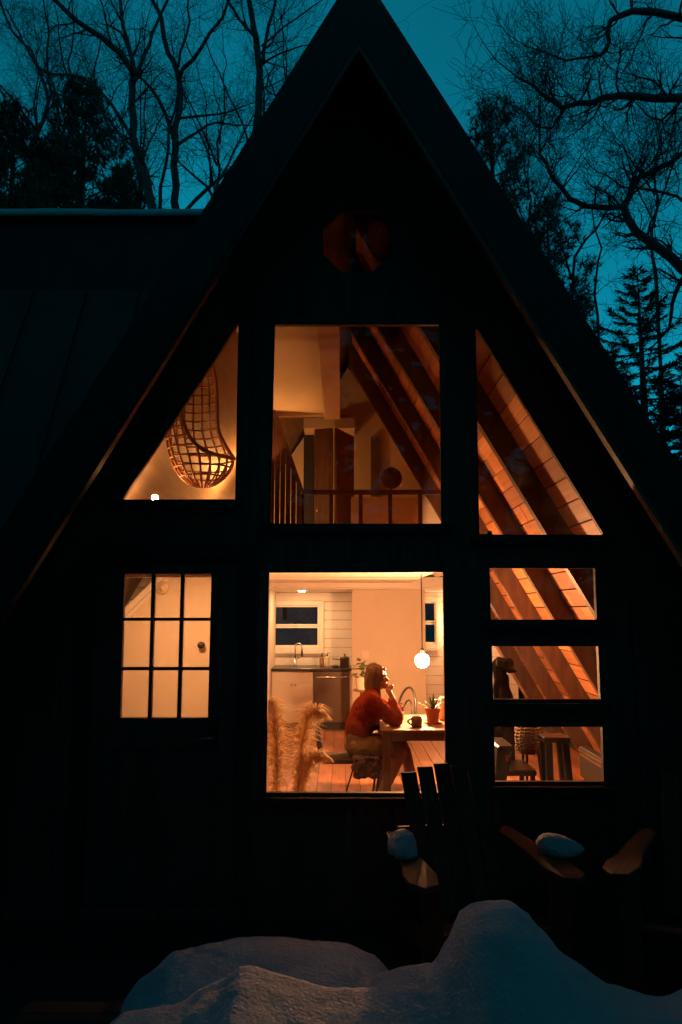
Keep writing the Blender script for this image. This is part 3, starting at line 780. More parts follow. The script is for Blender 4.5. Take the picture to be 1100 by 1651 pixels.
# head: skull, jaw, nose, chin, ear
body.ball(hd + Vector((-.012, 0, .022)), .092, 16, 12, (1.06, .82, 1.08)); body.ball(hd + Vector((.03, 0, -.045)), .056, 12, 8, (1.05, .95, 1.1))
body.ball(hd + Vector((.068, 0, -.083)), .021, 10, 6); body.ball(hd + Vector((.096, 0, -.02)), .014, 10, 6, (1.3, .9, 1)); capsule(body, [hd + Vector((.08, 0, .014)), hd + Vector((.102, 0, -.02))], [.008, .011], 8)
body.ball(hd + Vector((.075, 0, -.052)), .017, 8, 6, (1, 1.3, .6)); body.ball(hd + Vector((.072, 0, .03)), .03, 10, 6, (.6, 1.6, .5))
for s in (-1, 1):
    body.ball(hd + Vector((-.01, s * .078, -.005)), .026, 8, 6, (.7, .35, 1.1))
    sh = V(596, 1127, s * .165); el = V(636, 1160 - (2 if s < 0 else 6), s * .15); wr = V(633, 1125, s * .055)
    capsule(body, [V(598, 1122, s * .06), sh], [.055, .058]); capsule(body, [sh, sh.lerp(el, .5), el], [.056, .05, .042]); capsule(body, [el, el.lerp(wr, .45), wr], [.042, .037, .026])
    # hand: palm against the jaw, fingers folded over the other hand
    pa = V(627, 1113, s * .032)
    capsule(body, [wr, wr.lerp(pa, .5), pa], [.025, .026, .026]); body.ball(pa, .034, 10, 8, (.9, .6, 1.1))
    for j, (ln, off) in enumerate(((.062, .030), (.072, .010), (.068, -.012), (.052, -.032))):
        k0 = pa + Vector((.016 - abs(off) * .2, -s * .002, .018 + off * .55)); k1 = k0 + Vector((.020, -s * .010, .014)); k2 = k1 + Vector((.004, -s * ln * .45, .004)); k3 = k2 + Vector((-.014, -s * ln * .3, -.004))
        capsule(body, [pa, k0, k1, k2, k3], [.012, .0105, .0098, .009, .008], 8)
    t0 = pa + Vector((-.012, -s * .004, .008)); capsule(body, [t0, t0 + Vector((-.004, -s * .014, .028)), t0 + Vector((.006, -s * .018, .05))], [.012, .010, .009], 8)
# legs
legs = {-1: [(583, 1201), (645, 1210), (640, 1222), (625, 1254), (612, 1279)], 1: [(583, 1199), (650, 1204), (655, 1214), (663, 1250), (672, 1281)]}
for s in (-1, 1):
    L_ = [V(px, py, s * (.10 if i else .08)) for i, (px, py) in enumerate(legs[s])]
    capsule(body, [L_[0], L_[0].lerp(L_[1], .5), L_[1]], [.092, .082, .060]); capsule(body, [L_[1], L_[2], L_[3], L_[4]], [.058, .055, .054, .034])
    an = L_[4]; capsule(body, [an, an + Vector((.01, 0, -.045)), an + Vector((.09, 0, -.06)), an + Vector((.15, 0, -.066))], [.034, .036, .032, .024])
body.ball
bo = mesh_obj('body', remesh(body, .0065, 2, .4), M['skin'], wm)
# clothes
sw = MB()
sw.ball(V(580, 1172), .145, 14, 10, (1.0, 1.2, .95)); sw.ball(V(592, 1146), .148, 14, 10, (1, 1.3, 1.1))
capsule(sw, [V(578, 1182), V(582, 1165), V(592, 1143), V(600, 1125)], [.138, .142, .138, .082])
for s in (-1, 1):
    sh = V(596, 1128, s * .165); el = V(636, 1160 - (2 if s < 0 else 6), s * .15); wr = V(634, 1132, s * .07)
    capsule(sw, [V(599, 1122, s * .05), sh], [.075, .078]); capsule(sw, [sh, sh.lerp(el, .5), el], [.082, .083, .068]); capsule(sw, [el, el.lerp(wr, .6), wr], [.068, .060, .044])
# soft folds
for i in range(16):
    a = R.random() * 2 * PI; z = R.uniform(-.06, .16)
    c = V(585, 1165) + Vector((.115 * math.cos(a) + .03, .15 * math.sin(a), z)); sw.ball(c, .035, 8, 6, (1, 1, .45), Matrix.Rotation(R.uniform(-.7, .7), 3, 'Y'))
mesh_obj('sweater', ruffle(remesh(sw, .008, 3), (.016), 6, 3, (1.5, 1, .9)), M['sweater'], wm)
sk = MB()
sk.ball(V(580, 1202), .138, 14, 10, (1, 1.28, .85)); sk.ball(V(578, 1190), .125, 14, 10, (1, 1.25, 1))
for s in (-1, 1): capsule(sk, [V(582, 1201, s * .08), V(606, 1203, s * .095), V(618, 1205, s * .1)], [.112, .105, .098])
sk.ball(V(608, 1202), .095, 12, 8, (1, 1.5, .9))
mesh_obj('skirt', ruffle(remesh(sk, .009, 3), .014, 10, 5), M['skirt'], wm)
hr = MB()
hr.ball(hd + Vector((-.026, 0, .032)), .102, 16, 12, (1.02, .92, 1.05)); hr.ball(hd + Vector((-.045, 0, -.02)), .092, 14, 10, (.85, .98, 1.2))
hr.ball(hd + Vector((.03, 0, .085)), .045, 12, 8, (1.2, 1.1, .6))
for i in range(26):
    a = PI * (.36 + 1.28 * i / 25); r = .082
    top = hd + Vector((-.03 + r * math.cos(a), .88 * r * math.sin(a), .01)); ln = .17 + .03 * R.random()
    mid = top + Vector((-.006 + .012 * R.random(), .012 * math.sin(a), -ln * .55)); end = top + Vector((-.004 + .03 * R.random(), .006 * math.sin(a), -ln))
    capsule(hr, [top, mid, end], [.023, .021, .010], 8)
mesh_obj('hair', ruffle(remesh(hr, .006, 1), .016, 16, 2, (1, 1, .35)), M['hair'], wm)
for s in (-1, 1):
    MB().ball(hd + Vector((.083, s * .030, .006)), .009, 8, 6, (.6, 1.2, .7)).build('eye', M['eye'], wm, smooth=True)
    MB().tube([hd + Vector((.087, s * .018, .028)), hd + Vector((.084, s * .036, .031)), hd + Vector((.07, s * .05, .026))], .0035, 6).build('eyebrow', M['hair'], wm)
MB().ball(hd + Vector((.088, 0, -.055)), .010, 8, 6, (.9, 1.8, .6)).build('lips', M['lips'], wm, smooth=True)

# ------------------------------------------------------------------ pampas grass just inside the big window
def plume(name_label, pts, Y, wid):
    pp = [P(a, b, Y + .02 * i) for i, (a, b) in enumerate(pts)]
    base = Vector((pp[-1].x, pp[-1].y, 0))
    t = thing('pampas_grass', name_label, 'dried grass', base, group='pampas plumes inside the big window')
    MB().tube(pp + [base.lerp(pp[-1], .5), base], .005, 6).build('stem', M['stemm'], t)
    m_ = MB(); N = 1900
    for i in range(N):
        u = R.random() ** .8 * (len(pp) - 1.001); k_ = int(u); c = pp[k_].lerp(pp[k_ + 1], u - k_)
        tang = (pp[k_] - pp[k_ + 1]).normalized(); prof = math.sin(PI * min(1, (u / (len(pp) - 1)) * .8 + .12)) ** .7
        a = R.random() * 2 * PI; out_ = Vector((math.cos(a), math.sin(a), 0))
        ln = wid * prof * R.uniform(.7, 2.4)
        d = (out_ * .8 + tang * .75).normalized()
        p1 = c + d * ln * .5; p2 = c + (d + Vector((out_.x * .35, out_.y * .35, -.55))).normalized() * ln
        s_ = d.cross(Vector((R.uniform(-1, 1), R.uniform(-1, 1), R.uniform(-1, 1)))).normalized() * .0019
        m_.add([c - s_, c + s_, p1 + s_ * 1.5, p1 - s_ * 1.5, p2], [(0, 1, 2, 3), (3, 2, 4)])
    stuff(m_.build('plume', M['pampas'], t, clean=False))
plume('tall pampas plume at the left edge of the big window', [(436, 1130), (442, 1150), (446, 1190), (447, 1240), (444, 1300)], .55, .085)
plume('pampas plume arching over to the right before the woven chair', [(522, 1152), (508, 1143), (495, 1160), (487, 1200), (482, 1250), (478, 1310)], .6, .075)
plume('short low pampas plume bending right at the window bottom', [(528, 1222), (512, 1214), (498, 1228), (488, 1262), (482, 1310)], .7, .06)

# ------------------------------------------------------------------ behind the small right windows
cr_ = thing('draped_chair', 'dark chair with a black coat draped over its back', 'chair', (P(812, 1100, 1.9).x, 1.9, 0))
bx = P(806, 1068, 1.9)
s_ = MB(); s_.box(bx.x - .2, bx.x + .22, 1.6, 2.05, .44, .49); s_.build('seat', M['leather'], cr_, bevel=.01)
for dx in (-.18, .19):
    for y in (1.63, 2.02): MB().bar((bx.x + dx, y, 0), (bx.x + dx, y, .44), .035, .035).build('leg', M['black'], cr_)
MB().box(bx.x - .18, bx.x + .14, 2.03, 2.06, .49, bx.z - .3).build('backrest', M['leather'], cr_)
co = thing('coat', 'black coat and hat hanging on the chair behind the small windows', 'coat', (bx.x, 1.99, .5))
m_ = MB()
ca = [P(808, 1066, 1.9), P(804, 1085, 1.9), P(806, 1110, 1.9), P(806, 1145, 1.9), P(800, 1175, 1.9)]
capsule(m_, ca, [.05, .06, .065, .09, .12], 12)
m_.ball(P(811, 1070, 1.88), .075, 12, 8, (1.15, 1.1, .75)); m_.ball(P(814, 1077, 1.88), .10, 14, 8, (1.15, 1.1, .22), Matrix.Rotation(.3, 3, 'Y'))
capsule(m_, [P(812, 1095, 1.86), P(817, 1120, 1.84), P(818, 1150, 1.83)], [.05, .055, .05], 10)
mesh_obj('cloth', ruffle(remesh(m_, .012, 3), .03, 9, 4, (1, 1, .5)), M['coat'], co)
# foreground chair seat at the lowest small window
ds = thing('side_chair', 'dark low chair with flat seat seen through the lowest small window', 'chair', (P(830, 1220, .75).x, .75, 0))
a = P(800, 1215, .75); b = P(874, 1222, .75)
MB().box(a.x - .05, b.x, .55, .98, .46, .50).build('seat', M['leather'], ds, bevel=.012)
MB().hexa([(a.x - .06, .58, .5), (a.x - .0, .58, .5), (a.x - .0, .96, .5), (a.x - .06, .96, .5), (a.x - .02, .58, .86), (a.x + .1, .58, .86), (a.x + .1, .96, .86), (a.x - .02, .96, .86)]).build('backrest', M['leather'], ds, bevel=.012)
for x_ in (a.x - .02, b.x - .03):
    for y in (.58, .94): MB().bar((x_, y, .0), (x_, y, .46), .03, .03).build('leg', M['black'], ds)
MB().box(a.x + .03, a.x + .05, .568, .575, .76, .80).build('cloth_tag', M['redtag'], ds)
st = thing('stool', 'black stool with slanting legs behind the lowest small window', 'stool', (P(895, 1210, 1.3).x, 1.3, 0))
sx = P(893, 1180, 1.3).x
MB().prismz([(sx - .11, 1.18), (sx + .10, 1.18), (sx + .10, 1.40), (sx - .11, 1.40)], .78, .82).build('seat', M['black'], st, bevel=.006)
for dx, y in ((-.07, 1.21), (.06, 1.21), (-.07, 1.37), (.06, 1.37)):
    MB().bar((sx + dx, y, .78), (sx + dx * 1.4 + .03, y, 0), .05, .045).build('leg', M['black'], st)
bk_ = thing('basket', 'pale woven basket lit behind the dark low chair', 'basket', (P(853, 1185, 2.3).x, 2.3, .0))
bx_ = P(853, 1190, 2.3)
m_ = MB(); sl_ = MB()
for i in range(9):
    z = bx_.z - .12 + .03 * i; r = .10 + .03 * math.sin(i / 8 * PI)
    m_.tube([(bx_.x + r * math.cos(2 * PI * k / 18), 2.3 + r * math.sin(2 * PI * k / 18), z) for k in range(18)], .012, 6, closed=True)
for k in range(18):
    c, s = math.cos(2 * PI * k / 18), math.sin(2 * PI * k / 18)
    m_.tube([(bx_.x + (.10 + .03 * math.sin(i / 8 * PI)) * c * 1.06, 2.3 + (.10 + .03 * math.sin(i / 8 * PI)) * s * 1.06, bx_.z - .12 + .03 * i) for i in range(9)], .006, 5)
m_.build('weave', M['basket'], bk_, smooth=True)
sl_.lathe([(.10, 0), (.1, .01)], (bx_.x, 2.3, bx_.z - .13), 18)
for k in range(3):
    c, s = math.cos(2 * PI * k / 3), math.sin(2 * PI * k / 3); sl_.tube([(bx_.x + .08 * c, 2.3 + .08 * s, bx_.z - .13), (bx_.x + .13 * c, 2.3 + .13 * s, 0)], .012, 6)
sl_.build('stand', M['black'], bk_)
ht = thing('baseboard_heater', 'long brown baseboard heater low along the sloping board wall', 'heater', (2.6, 1.2, 0))
hx = 2.42
MB().box(hx, hx + .09, .3, 3.0, .14, .44).build('case', M['heater'], ht, bevel=.01)
for z in (.40, .36): MB().box(hx - .012, hx - .001, .3, 3.0, z, z + .018).build('fin', M['chrome'], ht)
for y in (.4, 1.6, 2.9): MB().box(hx + .02, hx + .07, y, y + .04, 0, .14).build('foot', M['heater'], ht)

# ------------------------------------------------------------------ loft: hanging rattan egg chair, lamp, round shade
EYC = .50
ec = P(312, 676, EYC); ecz = .51
eg = thing('hanging_egg_chair', 'hanging rattan egg chair with open cane lattice behind the triangular window', 'hanging chair', ec)
FD = math.radians(-30)                     # facing of the opening
def esurf(phi, t):                          # t -1..1 height
    r = max(0, 1 - abs(t) ** 3.0) ** .5; a = FD + phi; k = min(1, max(0, (-t + .05) / .8)); k = k * k * (3 - 2 * k)
    aw = .20 + .06 * k; lean = .085 * k
    return ec + Vector((aw * r * math.cos(a) + lean, .21 * r * math.sin(a) - .3 * lean, ecz * t))
def sgp(v): return math.copysign(abs(v) ** (2 / 3.4), v)
def opened(phi, t):
    phi = (phi + PI) % (2 * PI) - PI
    return abs(phi / OW) ** 3.4 + abs((t - .17) / .77) ** 3.4 < 1
OW = math.radians(72)
lat = MB()
def runs(fn, n):
    run = []
    for i in range(n + 1):
        phi, t = fn(i / n)
        if opened(phi, t):
            if len(run) > 1: lat.tube(run, .0072, 6)
            run = []
        else: run.append(esurf(phi, t))
    if len(run) > 1: lat.tube(run, .0072, 6)
for i in range(1, 15): runs(lambda u, t=-.985 + i * 1.97 / 15: (-PI + 2 * PI * u, t), 90)
for k in range(19): runs(lambda u, p=2 * PI * k / 19: (p, -.985 + 1.97 * u), 50)
stuff(lat.build('cane_lattice', M['rattan'], eg, smooth=True))
MB().tube([esurf(OW * sgp(math.cos(2 * PI * i / 48)), .17 + .77 * sgp(math.sin(2 * PI * i / 48))) for i in range(48)], .015, 8, closed=True).build('rim', M['rattan'], eg, smooth=True)
MB().tube([ec + Vector((0, 0, ecz - .02)), ec + Vector((.1, .0, ecz + .2)), (ec.x + .35, ec.y, 4.1)], .010, 6).build('hanging_rope', M['black'], eg)
# lamp on the sill
tp = P(250, 803, .55)
tl_ = thing('bulb_lamp', 'small bare bright bulb lamp low behind the left triangular window', 'lamp', (tp.x, tp.y, 2.31))
MB().ball(tp + Vector((0, 0, .0)), .024, 16, 10).build('bulb', M['loftbulb'], tl_, smooth=True)
MB().lathe([(.05, 0), (.05, .01), (.008, .015), (.008, max(.03, tp.z - 2.31 - .03)), (.014, max(.03, tp.z - 2.31 - .028))], (tp.x, tp.y, 2.311), 14).build('base', M['black'], tl_)
rl = thing('loft_fill_lamp', 'unseen lamp added behind the dark post to light the loft', 'floor lamp', (-1.05, 3.0, 2.31))  # added out of view to light the loft ceiling and walls
MB().lathe([(.12, 0), (.12, .015), (.011, .02), (.011, .79)], (-1.05, 3.0, 2.312), 14).build('stand', M['black'], rl)
MB().ball((-1.05, 3.0, 3.15), .045, 16, 12).build('bulb', M['loftfill'], rl, smooth=True)
bl = thing('rear_loft_fill_lamp', 'unseen lamp added at the back to brighten the rear loft wall', 'lamp', (-1.15, 5.1, 2.31))  # second lamp added out of view for the rear loft wall
MB().lathe([(.07, 0), (.07, .012), (.011, .02), (.011, .50)], (-1.15, 5.1, 2.312), 14).build('base', M['black'], bl)
MB().ball((-1.15, 5.1, 2.86), .045, 16, 12).build('bulb', M['loftfill'], bl, smooth=True)
# round drum shade floor lamp in the loft (unlit)
rs = P(631, 771, 5.3)
fl_ = thing('floor_lamp', 'unlit floor lamp with a round brown shade in the loft', 'floor lamp', (rs.x, 5.3, 2.31))
MB().ball(rs, .15, 20, 14).build('shade', M['shade'], fl_, smooth=True)
MB().lathe([(.12, 0), (.12, .015), (.012, .02), (.012, rs.z - 2.31 - .14)], (rs.x, 5.3, 2.312), 14).build('stand', M['black'], fl_)

# ------------------------------------------------------------------ left wing
wy0 = 1.5; wz_t = PZ(362, wy0); wz_b = PZ(468, wy0)
wg = MB(); wx0, wx1 = -9.0, -.45
MB().box(wx0, wx1, wy0, wy0 + .12, wz_b, wz_t).build('wing_fascia', M['trim'], house)
k_ = .78 / 1.63
ylow = wy0 - k_ * (wz_b + .4)
MB().hexa([(wx0, ylow, -.4), (X0 - HO(-.4) + .05, ylow, -.4), (X0 - HO(-.4) + .05, ylow + .1, -.4), (wx0, ylow + .1, -.4),
           (wx0, wy0, wz_b), (X0 - HO(wz_b) + .05, wy0, wz_b), (X0 - HO(wz_b) + .05, wy0 + .1, wz_b), (wx0, wy0 + .1, wz_b)]).build('wing_roof', M['metalroof'], house)
for i in range(15):
    x_ = -2.27 - .47 * (i - 2)
    zb_ = max(-.38, (3.302 - (X0 - x_)) / .57 + .02)
    if zb_ > wz_b - .3: continue
    MB().bar((x_, wy0 - .012, wz_b - .02), (x_, wy0 - k_ * (wz_b - zb_) - .012, zb_), .022, .035, (0, 1, 0)).build('standing_seam', M['metalroof'], house)
MB().hexa([(wx0, wy0, wz_t), (wx1, wy0, wz_t), (wx1, wy0 + 3, wz_t), (wx0, wy0 + 3, wz_t), (wx0, wy0 - .06, wz_t + .04), (wx1, wy0 - .06, wz_t + .04), (wx1, wy0 + 3, wz_t + .04), (wx0, wy0 + 3, wz_t + .04)]).build('wing_flat_roof', M['trim'], house)
# snow cap on the wing roof
m_ = MB(); nx = 60
for i in range(nx + 1):
    x_ = wx0 + (wx1 - wx0) * i / nx
    top = wz_t + .04 + (PZ(340.5, wy0 + .3) - wz_t - .04) * (1 + .10 * mnoise.noise(Vector((x_ * 1.3, 0, 0))))
    for (yy, zz_) in ((-.03, .0), (-.07, .02), (-.07, .14), (-.03, .30), (.08, .60), (.33, 1.0), (2.9, 1.1), (2.9, 0)):
        m_.v.append((x_, wy0 + yy, wz_t + .042 + (top - wz_t - .042) * zz_ + .004 * mnoise.noise(Vector((x_ * 9, yy * 5, 2)))))
for i in range(nx):
    for j in range(7): m_.f.append((i * 8 + j, (i + 1) * 8 + j, (i + 1) * 8 + j + 1, i * 8 + j + 1))
sc_ = m_.build('roof_snow', M['snow'], smooth=True); tag(sc_, 'long strip of snow lying on the flat roof of the left wing', 'snow', kind='thing')

# ------------------------------------------------------------------ deck and snow in front
DKZ = -.06
dk = structure(MB().box(-5, 4.5, -1.32, -.02, -.38, DKZ - .032).build('deck', M['deck']))
x_ = -5.0
y_ = -1.32
while y_ < -.05:
    MB().box(-5, 4.5, y_ + .003, y_ + .137, DKZ - .03, DKZ - R.random() * .003).build('deck_board', M['deck'], dk)
    y_ += .14
wk = structure(MB().box(-3.2, -1.0, -6, -1.33, -.39, DKZ - .08).build('path', M['deck']))
y_ = -6.0
while y_ < -1.4:
    MB().box(-3.2, -1.0, y_ + .004, y_ + .14, DKZ - .078, DKZ - .045).build('path_board', M['deck'], wk); y_ += .146
def crest(pts, Y):
    return [(P(a, b, Y).x, P(a, b, Y).z) for a, b in pts]
def lerp_tab(t, x):
    if x <= t[0][0]: return t[0][1]
    for (x0, z0), (x1, z1) in zip(t, t[1:]):
        if x < x1:
            u = (x - x0) / (x1 - x0); u = u * u * (3 - 2 * u) * .5 + u * .5
            return z0 + (z1 - z0) * u
    return t[-1][1]
C1 = crest([(120, 1800), (400, 1700), (560, 1620), (620, 1570), (659, 1560), (700, 1552), (722, 1515), (742, 1466), (762, 1450), (795, 1446), (822, 1451), (846, 1468), (872, 1498), (910, 1540), (985, 1590), (1065, 1605), (1200, 1560), (1400, 1600)], -1.62)
C0 = crest([(120, 1800), (167, 1660), (193, 1624), (236, 1572), (288, 1530), (387, 1512), (480, 1514), (556, 1520), (600, 1540), (640, 1580), (690, 1660), (760, 1800), (1400, 1900)], -1.22)
C2 = crest([(120, 1720), (202, 1629), (280, 1616), (349, 1581), (396, 1555), (452, 1573), (530, 1594), (616, 1598), (700, 1640), (800, 1700), (1000, 1700), (1300, 1700)], -1.72)
def snow_z(x, y):
    v = Vector((x * 2.2, y * 2.2, .3))
    wob = .06 * mnoise.noise(Vector((x * 2.5, 4, 0)))
    def ridge(t, yc, sb, sf, base):
        zc = lerp_tab(t, x); d = y - yc - wob
        return base + (zc - base) * (math.exp(-(d / sb) ** 2) if d > 0 else 1 / (1 + (d / sf) ** 2))
    a = max(ridge(C1, -1.62, .17, 1.1, -.30), ridge(C0, -1.22, .13, 1.0, -.30)); b = ridge(C2, -1.72, .15, 2.6, -.30)
    k = .035; m = max(a, b); h = m + k * math.log(math.exp((a - m) / k) + math.exp((b - m) / k)) * .6
    return h + .016 * mnoise.noise(v * 1.8) + .006 * mnoise.noise(v * 5) + .0045 * mnoise.noise(v * 13) + .003 * mnoise.noise(v * 31)
m_ = MB(); nx, ny = 230, 210; xa_, xb_, ya_, yb_ = -1.05, 4.2, -6.0, -.92
xs = [xa_ + (xb_ - xa_) * (i / nx) ** 1.35 for i in range(nx + 1)]; ys = [yb_ + (ya_ - yb_) * (j / ny) ** 1.7 for j in range(ny + 1)]
for x_ in xs:
    for y_ in ys:
        e = min(1, (x_ - xa_) / .10); m_.v.append((x_ + .05 * mnoise.noise(Vector((0, y_ * 3, 0))) * (1 - min(1, (x_ - xa_) / .6)), y_, snow_z(x_, y_) * e - .36 * (1 - e)))
for i in range(nx):
    for j in range(ny): m_.f.append((i * (ny + 1) + j, i * (ny + 1) + j + 1, (i + 1) * (ny + 1) + j + 1, (i + 1) * (ny + 1) + j))
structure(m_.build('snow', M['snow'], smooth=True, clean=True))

# ------------------------------------------------------------------ Adirondack chairs on the deck
def adirondack(label):
    t = thing('deck_chair', label, 'chair', (0, 0, 0), group='wooden slatted chairs on the deck')
    fh = .62
    for i in range(5):                       # back slats in a fan
        x = -.184 + .092 * i; tp_ = .97 - .014 * abs(i - 2) ** 1.5; w_ = .0462
        yb, yt = .02, .44
        zb = .30
        k = 1.10
        c = [(x - w_ * .9, yb, zb), (x + w_ * .9, yb, zb), (x + w_ * .9, yb + .02, zb + .008), (x - w_ * .9, yb + .02, zb + .008),
             (x * k - w_, yt * tp_ / .97, tp_), (x * k + w_, yt * tp_ / .97, tp_), (x * k + w_, yt * tp_ / .97 + .02, tp_), (x * k - w_, yt * tp_ / .97 + .02, tp_)]
        MB().hexa(c).build('back_slat', M['cedar'], t, bevel=.004)
    for i in range(6):
        y = -.46 + .088 * i; z = .40 - .028 * i
        MB().hexa([(-.27, y, z - .02), (.27, y, z - .02), (.27, y + .08, z - .045), (-.27, y + .08, z - .045), (-.27, y, z), (.27, y, z), (.27, y + .08, z - .025), (-.27, y + .08, z - .025)]).build('seat_slat', M['cedar'], t)
    for s in (-1, 1):
        poly = [(s * .27, .34), (s * .36, .34), (s * .385, .1), (s * .40, -.2), (s * .43, -.34), (s * .425, -.46), (s * .37, -.53), (s * .30, -.50), (s * .265, -.36), (s * .28, -.1)]
        if s > 0: poly = poly[::-1]
        MB().prismz(poly, fh - .012, fh + .014).build('arm', M['cedar'], t, bevel=.004)
        MB().hexa([(s * .31 - .045, -.44, 0), (s * .31 + .045, -.44, 0), (s * .31 + .045, -.415, 0), (s * .31 - .045, -.415, 0), (s * .31 - .045, -.44, fh - .014), (s * .31 + .045, -.44, fh - .014), (s * .31 + .045, -.415, fh - .014), (s * .31 - .045, -.415, fh - .014)]).build('front_leg', M['cedar'], t)
        MB().hexa([(s * .285 - .012, -.41, .30), (s * .285 + .012, -.41, .30), (s * .285 + .012, .52, 0), (s * .285 - .012, .52, 0), (s * .285 - .012, -.41, .42), (s * .285 + .012, -.41, .42), (s * .285 + .012, .56, .06), (s * .285 - .012, .56, .06)]).build('rear_leg', M['cedar'], t)
    MB().box(-.3, .3, .285, .305, .60, .67).build('back_rail', M['cedar'], t)
    return t
a1 = adirondack('dark slatted deck chair with snow on both arms below the big window')
a1.location = (.66, -.70, DKZ); a1.rotation_euler = (0, 0, math.radians(9))
a2 = copy_tree(a1); a2['label'] = 'slatted deck chair at the right edge, cut off by the frame'
a2.location = (1.86, -.82, DKZ); a2.rotation_euler = (0, 0, math.radians(-30))
def clump(px, py, sx, sy, sz, label, zarm, seed):
    r = (px - 550) / F
    q = P(px, py, -.9); d = (q - CAM); q = CAM + d * ((zarm - CAM.z) / d.z)
    m_ = MB(); m_.ball((q.x, q.y, zarm + sz * .35), 1, 56, 36, (sx, sy, sz))
    nv = []
    for v in m_.v:
        v = Vector(v); n_ = mnoise.noise((v + Vector((seed, 0, 0))) * 8) * .32 + mnoise.noise((v + Vector((seed, 0, 0))) * 26) * .09 + mnoise.noise((v + Vector((seed, 0, 0))) * 70) * .05
        c = Vector((q.x, q.y, zarm + sz * .3)); v = c + (v - c) * (1 + n_); v.z = max(v.z, zarm + .001); nv.append(tuple(v))
    m_.v = nv; me = m_.build('snow_clump', M['snow'], at=(q.x, q.y, zarm), smooth=True)
    tag(me, label, 'snow', 'snow lumps on the deck chair arms')
az = DKZ + .62 + .014
clump(648, 1374, .07, .14, .075, 'lump of snow on the left arm of the middle deck chair', az, 3)
clump(903, 1374, .115, .10, .06, 'lump of snow on the right arm of the middle deck chair', az, 8)

# ------------------------------------------------------------------ trees
def twig(mb, p, d, ln, r, lev, spread=.75, kids=5, up=.12):
    pts = [p.copy()]; rad = [r]; n = 5 if lev > 0 else 4; q = p.copy(); dd = d.copy()
    for i in range(n):
        dd = (dd + Vector((R.gauss(0, .22), R.gauss(0, .22), R.gauss(0, .22) + up * .5))).normalized()
        q = q + dd * ln / n; pts.append(q.copy()); rad.append(max(.0035, r * (1 - .75 * (i + 1) / n)))
    mb.tube(pts, rad, 5 if r > .02 else 3, cap=False)
    if lev <= 0: return
    for k in range(kids):
        i = 1 + int(R.random() * (n - 1)) if k else n
        i = min(i, n)
        b = (pts[i] - pts[i - 1]).normalized()
        sd = Vector((R.gauss(0, 1), R.gauss(0, 1), R.gauss(0, 1))); sd = (sd - b * sd.dot(b)).normalized()
        nd = (b * (1 - spread * .35) + sd * spread + Vector((0, 0, up))).normalized()
        twig(mb, pts[i], nd, ln * R.uniform(.5, .75), max(.004, rad[i] * .62), lev - 1, spread, kids, up)
def bare_tree(label, Y, limbs, group=None, dens=1.0, lev=2, tl=1.3, ground=True):
    """limbs: list of (pixel polyline, start width, end width, depth drift)"""
    s = (Y - CAM.y) / F
    base = P(limbs[0][0][0][0], limbs[0][0][0][1], Y)
    t = thing('bare_tree', label, 'tree', (base.x, Y, -.4), group=group)
    cr_ = MB(); first = True
    for pl_, w0, w1, dr in limbs:
        pts = []; n = len(pl_)
        for i, (a, b) in enumerate(pl_): pts.append(P(a, b, Y + dr * i / max(1, n - 1)))
        # resample with slight wobble
        fine = []
        for i in range(n - 1):
            m_ = max(2, int((pts[i + 1] - pts[i]).length / .45))
            for j in range(m_):
                u = j / m_; p0 = pts[max(0, i - 1)]; p1 = pts[i]; p2 = pts[i + 1]; p3 = pts[min(n - 1, i + 2)]
                q = .5 * ((2 * p1) + (p2 - p0) * u + (2 * p0 - 5 * p1 + 4 * p2 - p3) * u * u + (3 * p1 - p0 - 3 * p2 + p3) * u ** 3)
                fine.append(q + Vector((R.gauss(0, .03), R.gauss(0, .03), R.gauss(0, .02))))
        fine.append(pts[-1]); m_ = len(fine)
        if first and ground: fine = [Vector((fine[0].x, Y, -.5)), Vector((fine[0].x + .05, Y, fine[0].z * .5))] + fine; m_ += 2
        rad = [max(.006, (w0 + (w1 - w0) * i / (m_ - 1)) * s / 2) for i in range(m_)]
        MB().tube(fine, rad, 8).build('trunk' if first else 'limb', M['bark'], t, smooth=True)
        for i in range(3 if first and ground else 1, m_):
            k = dens * (1.0 if not (first and ground) else .6) * (.6 + .8 * i / m_)
            for _ in range(int(k) + (1 if R.random() < k % 1 else 0)):
                b = (fine[i] - fine[i - 1]).normalized()
                sd = Vector((R.gauss(0, 1), R.gauss(0, 1), R.gauss(0, 1))); sd = (sd - b * sd.dot(b)).normalized()
                d = (b * .5 + sd + Vector((0, 0, .25))).normalized()
                twig(cr_, fine[i], d, tl * R.uniform(.5, 1.2), max(.006, rad[i] * .4), lev)
        twig(cr_, fine[-1], (fine[-1] - fine[-2]).normalized(), tl * 1.3, rad[-1], lev)
        first = False
    stuff(cr_.build('twigs', M['bark'], t, clean=False))
    return t
WOOD = 'bare trees behind the house'
bare_tree('forked bare tree leaning left behind the snowy wing roof', 13, [
    ([(247, 345), (235, 280), (215, 220), (215, 120)], 17, 12, .3),
    ([(215, 120), (195, 85), (165, 60), (125, 35), (90, 0), (70, -40)], 12, 6, -1.2),
    ([(215, 120), (215, 95), (200, 45), (195, 0), (185, -60)], 9, 5, .8),
    ([(217, 130), (240, 70), (250, 40), (270, 0), (280, -50)], 8, 4, 1.2),
    ([(232, 265), (200, 195), (135, 125), (85, 118), (50, 95), (30, 50)], 7, 3, -1.0),
    ([(225, 250), (195, 220), (150, 165), (92, 150), (60, 100), (20, 50)], 5, 2, 1.5)], WOOD, .8)
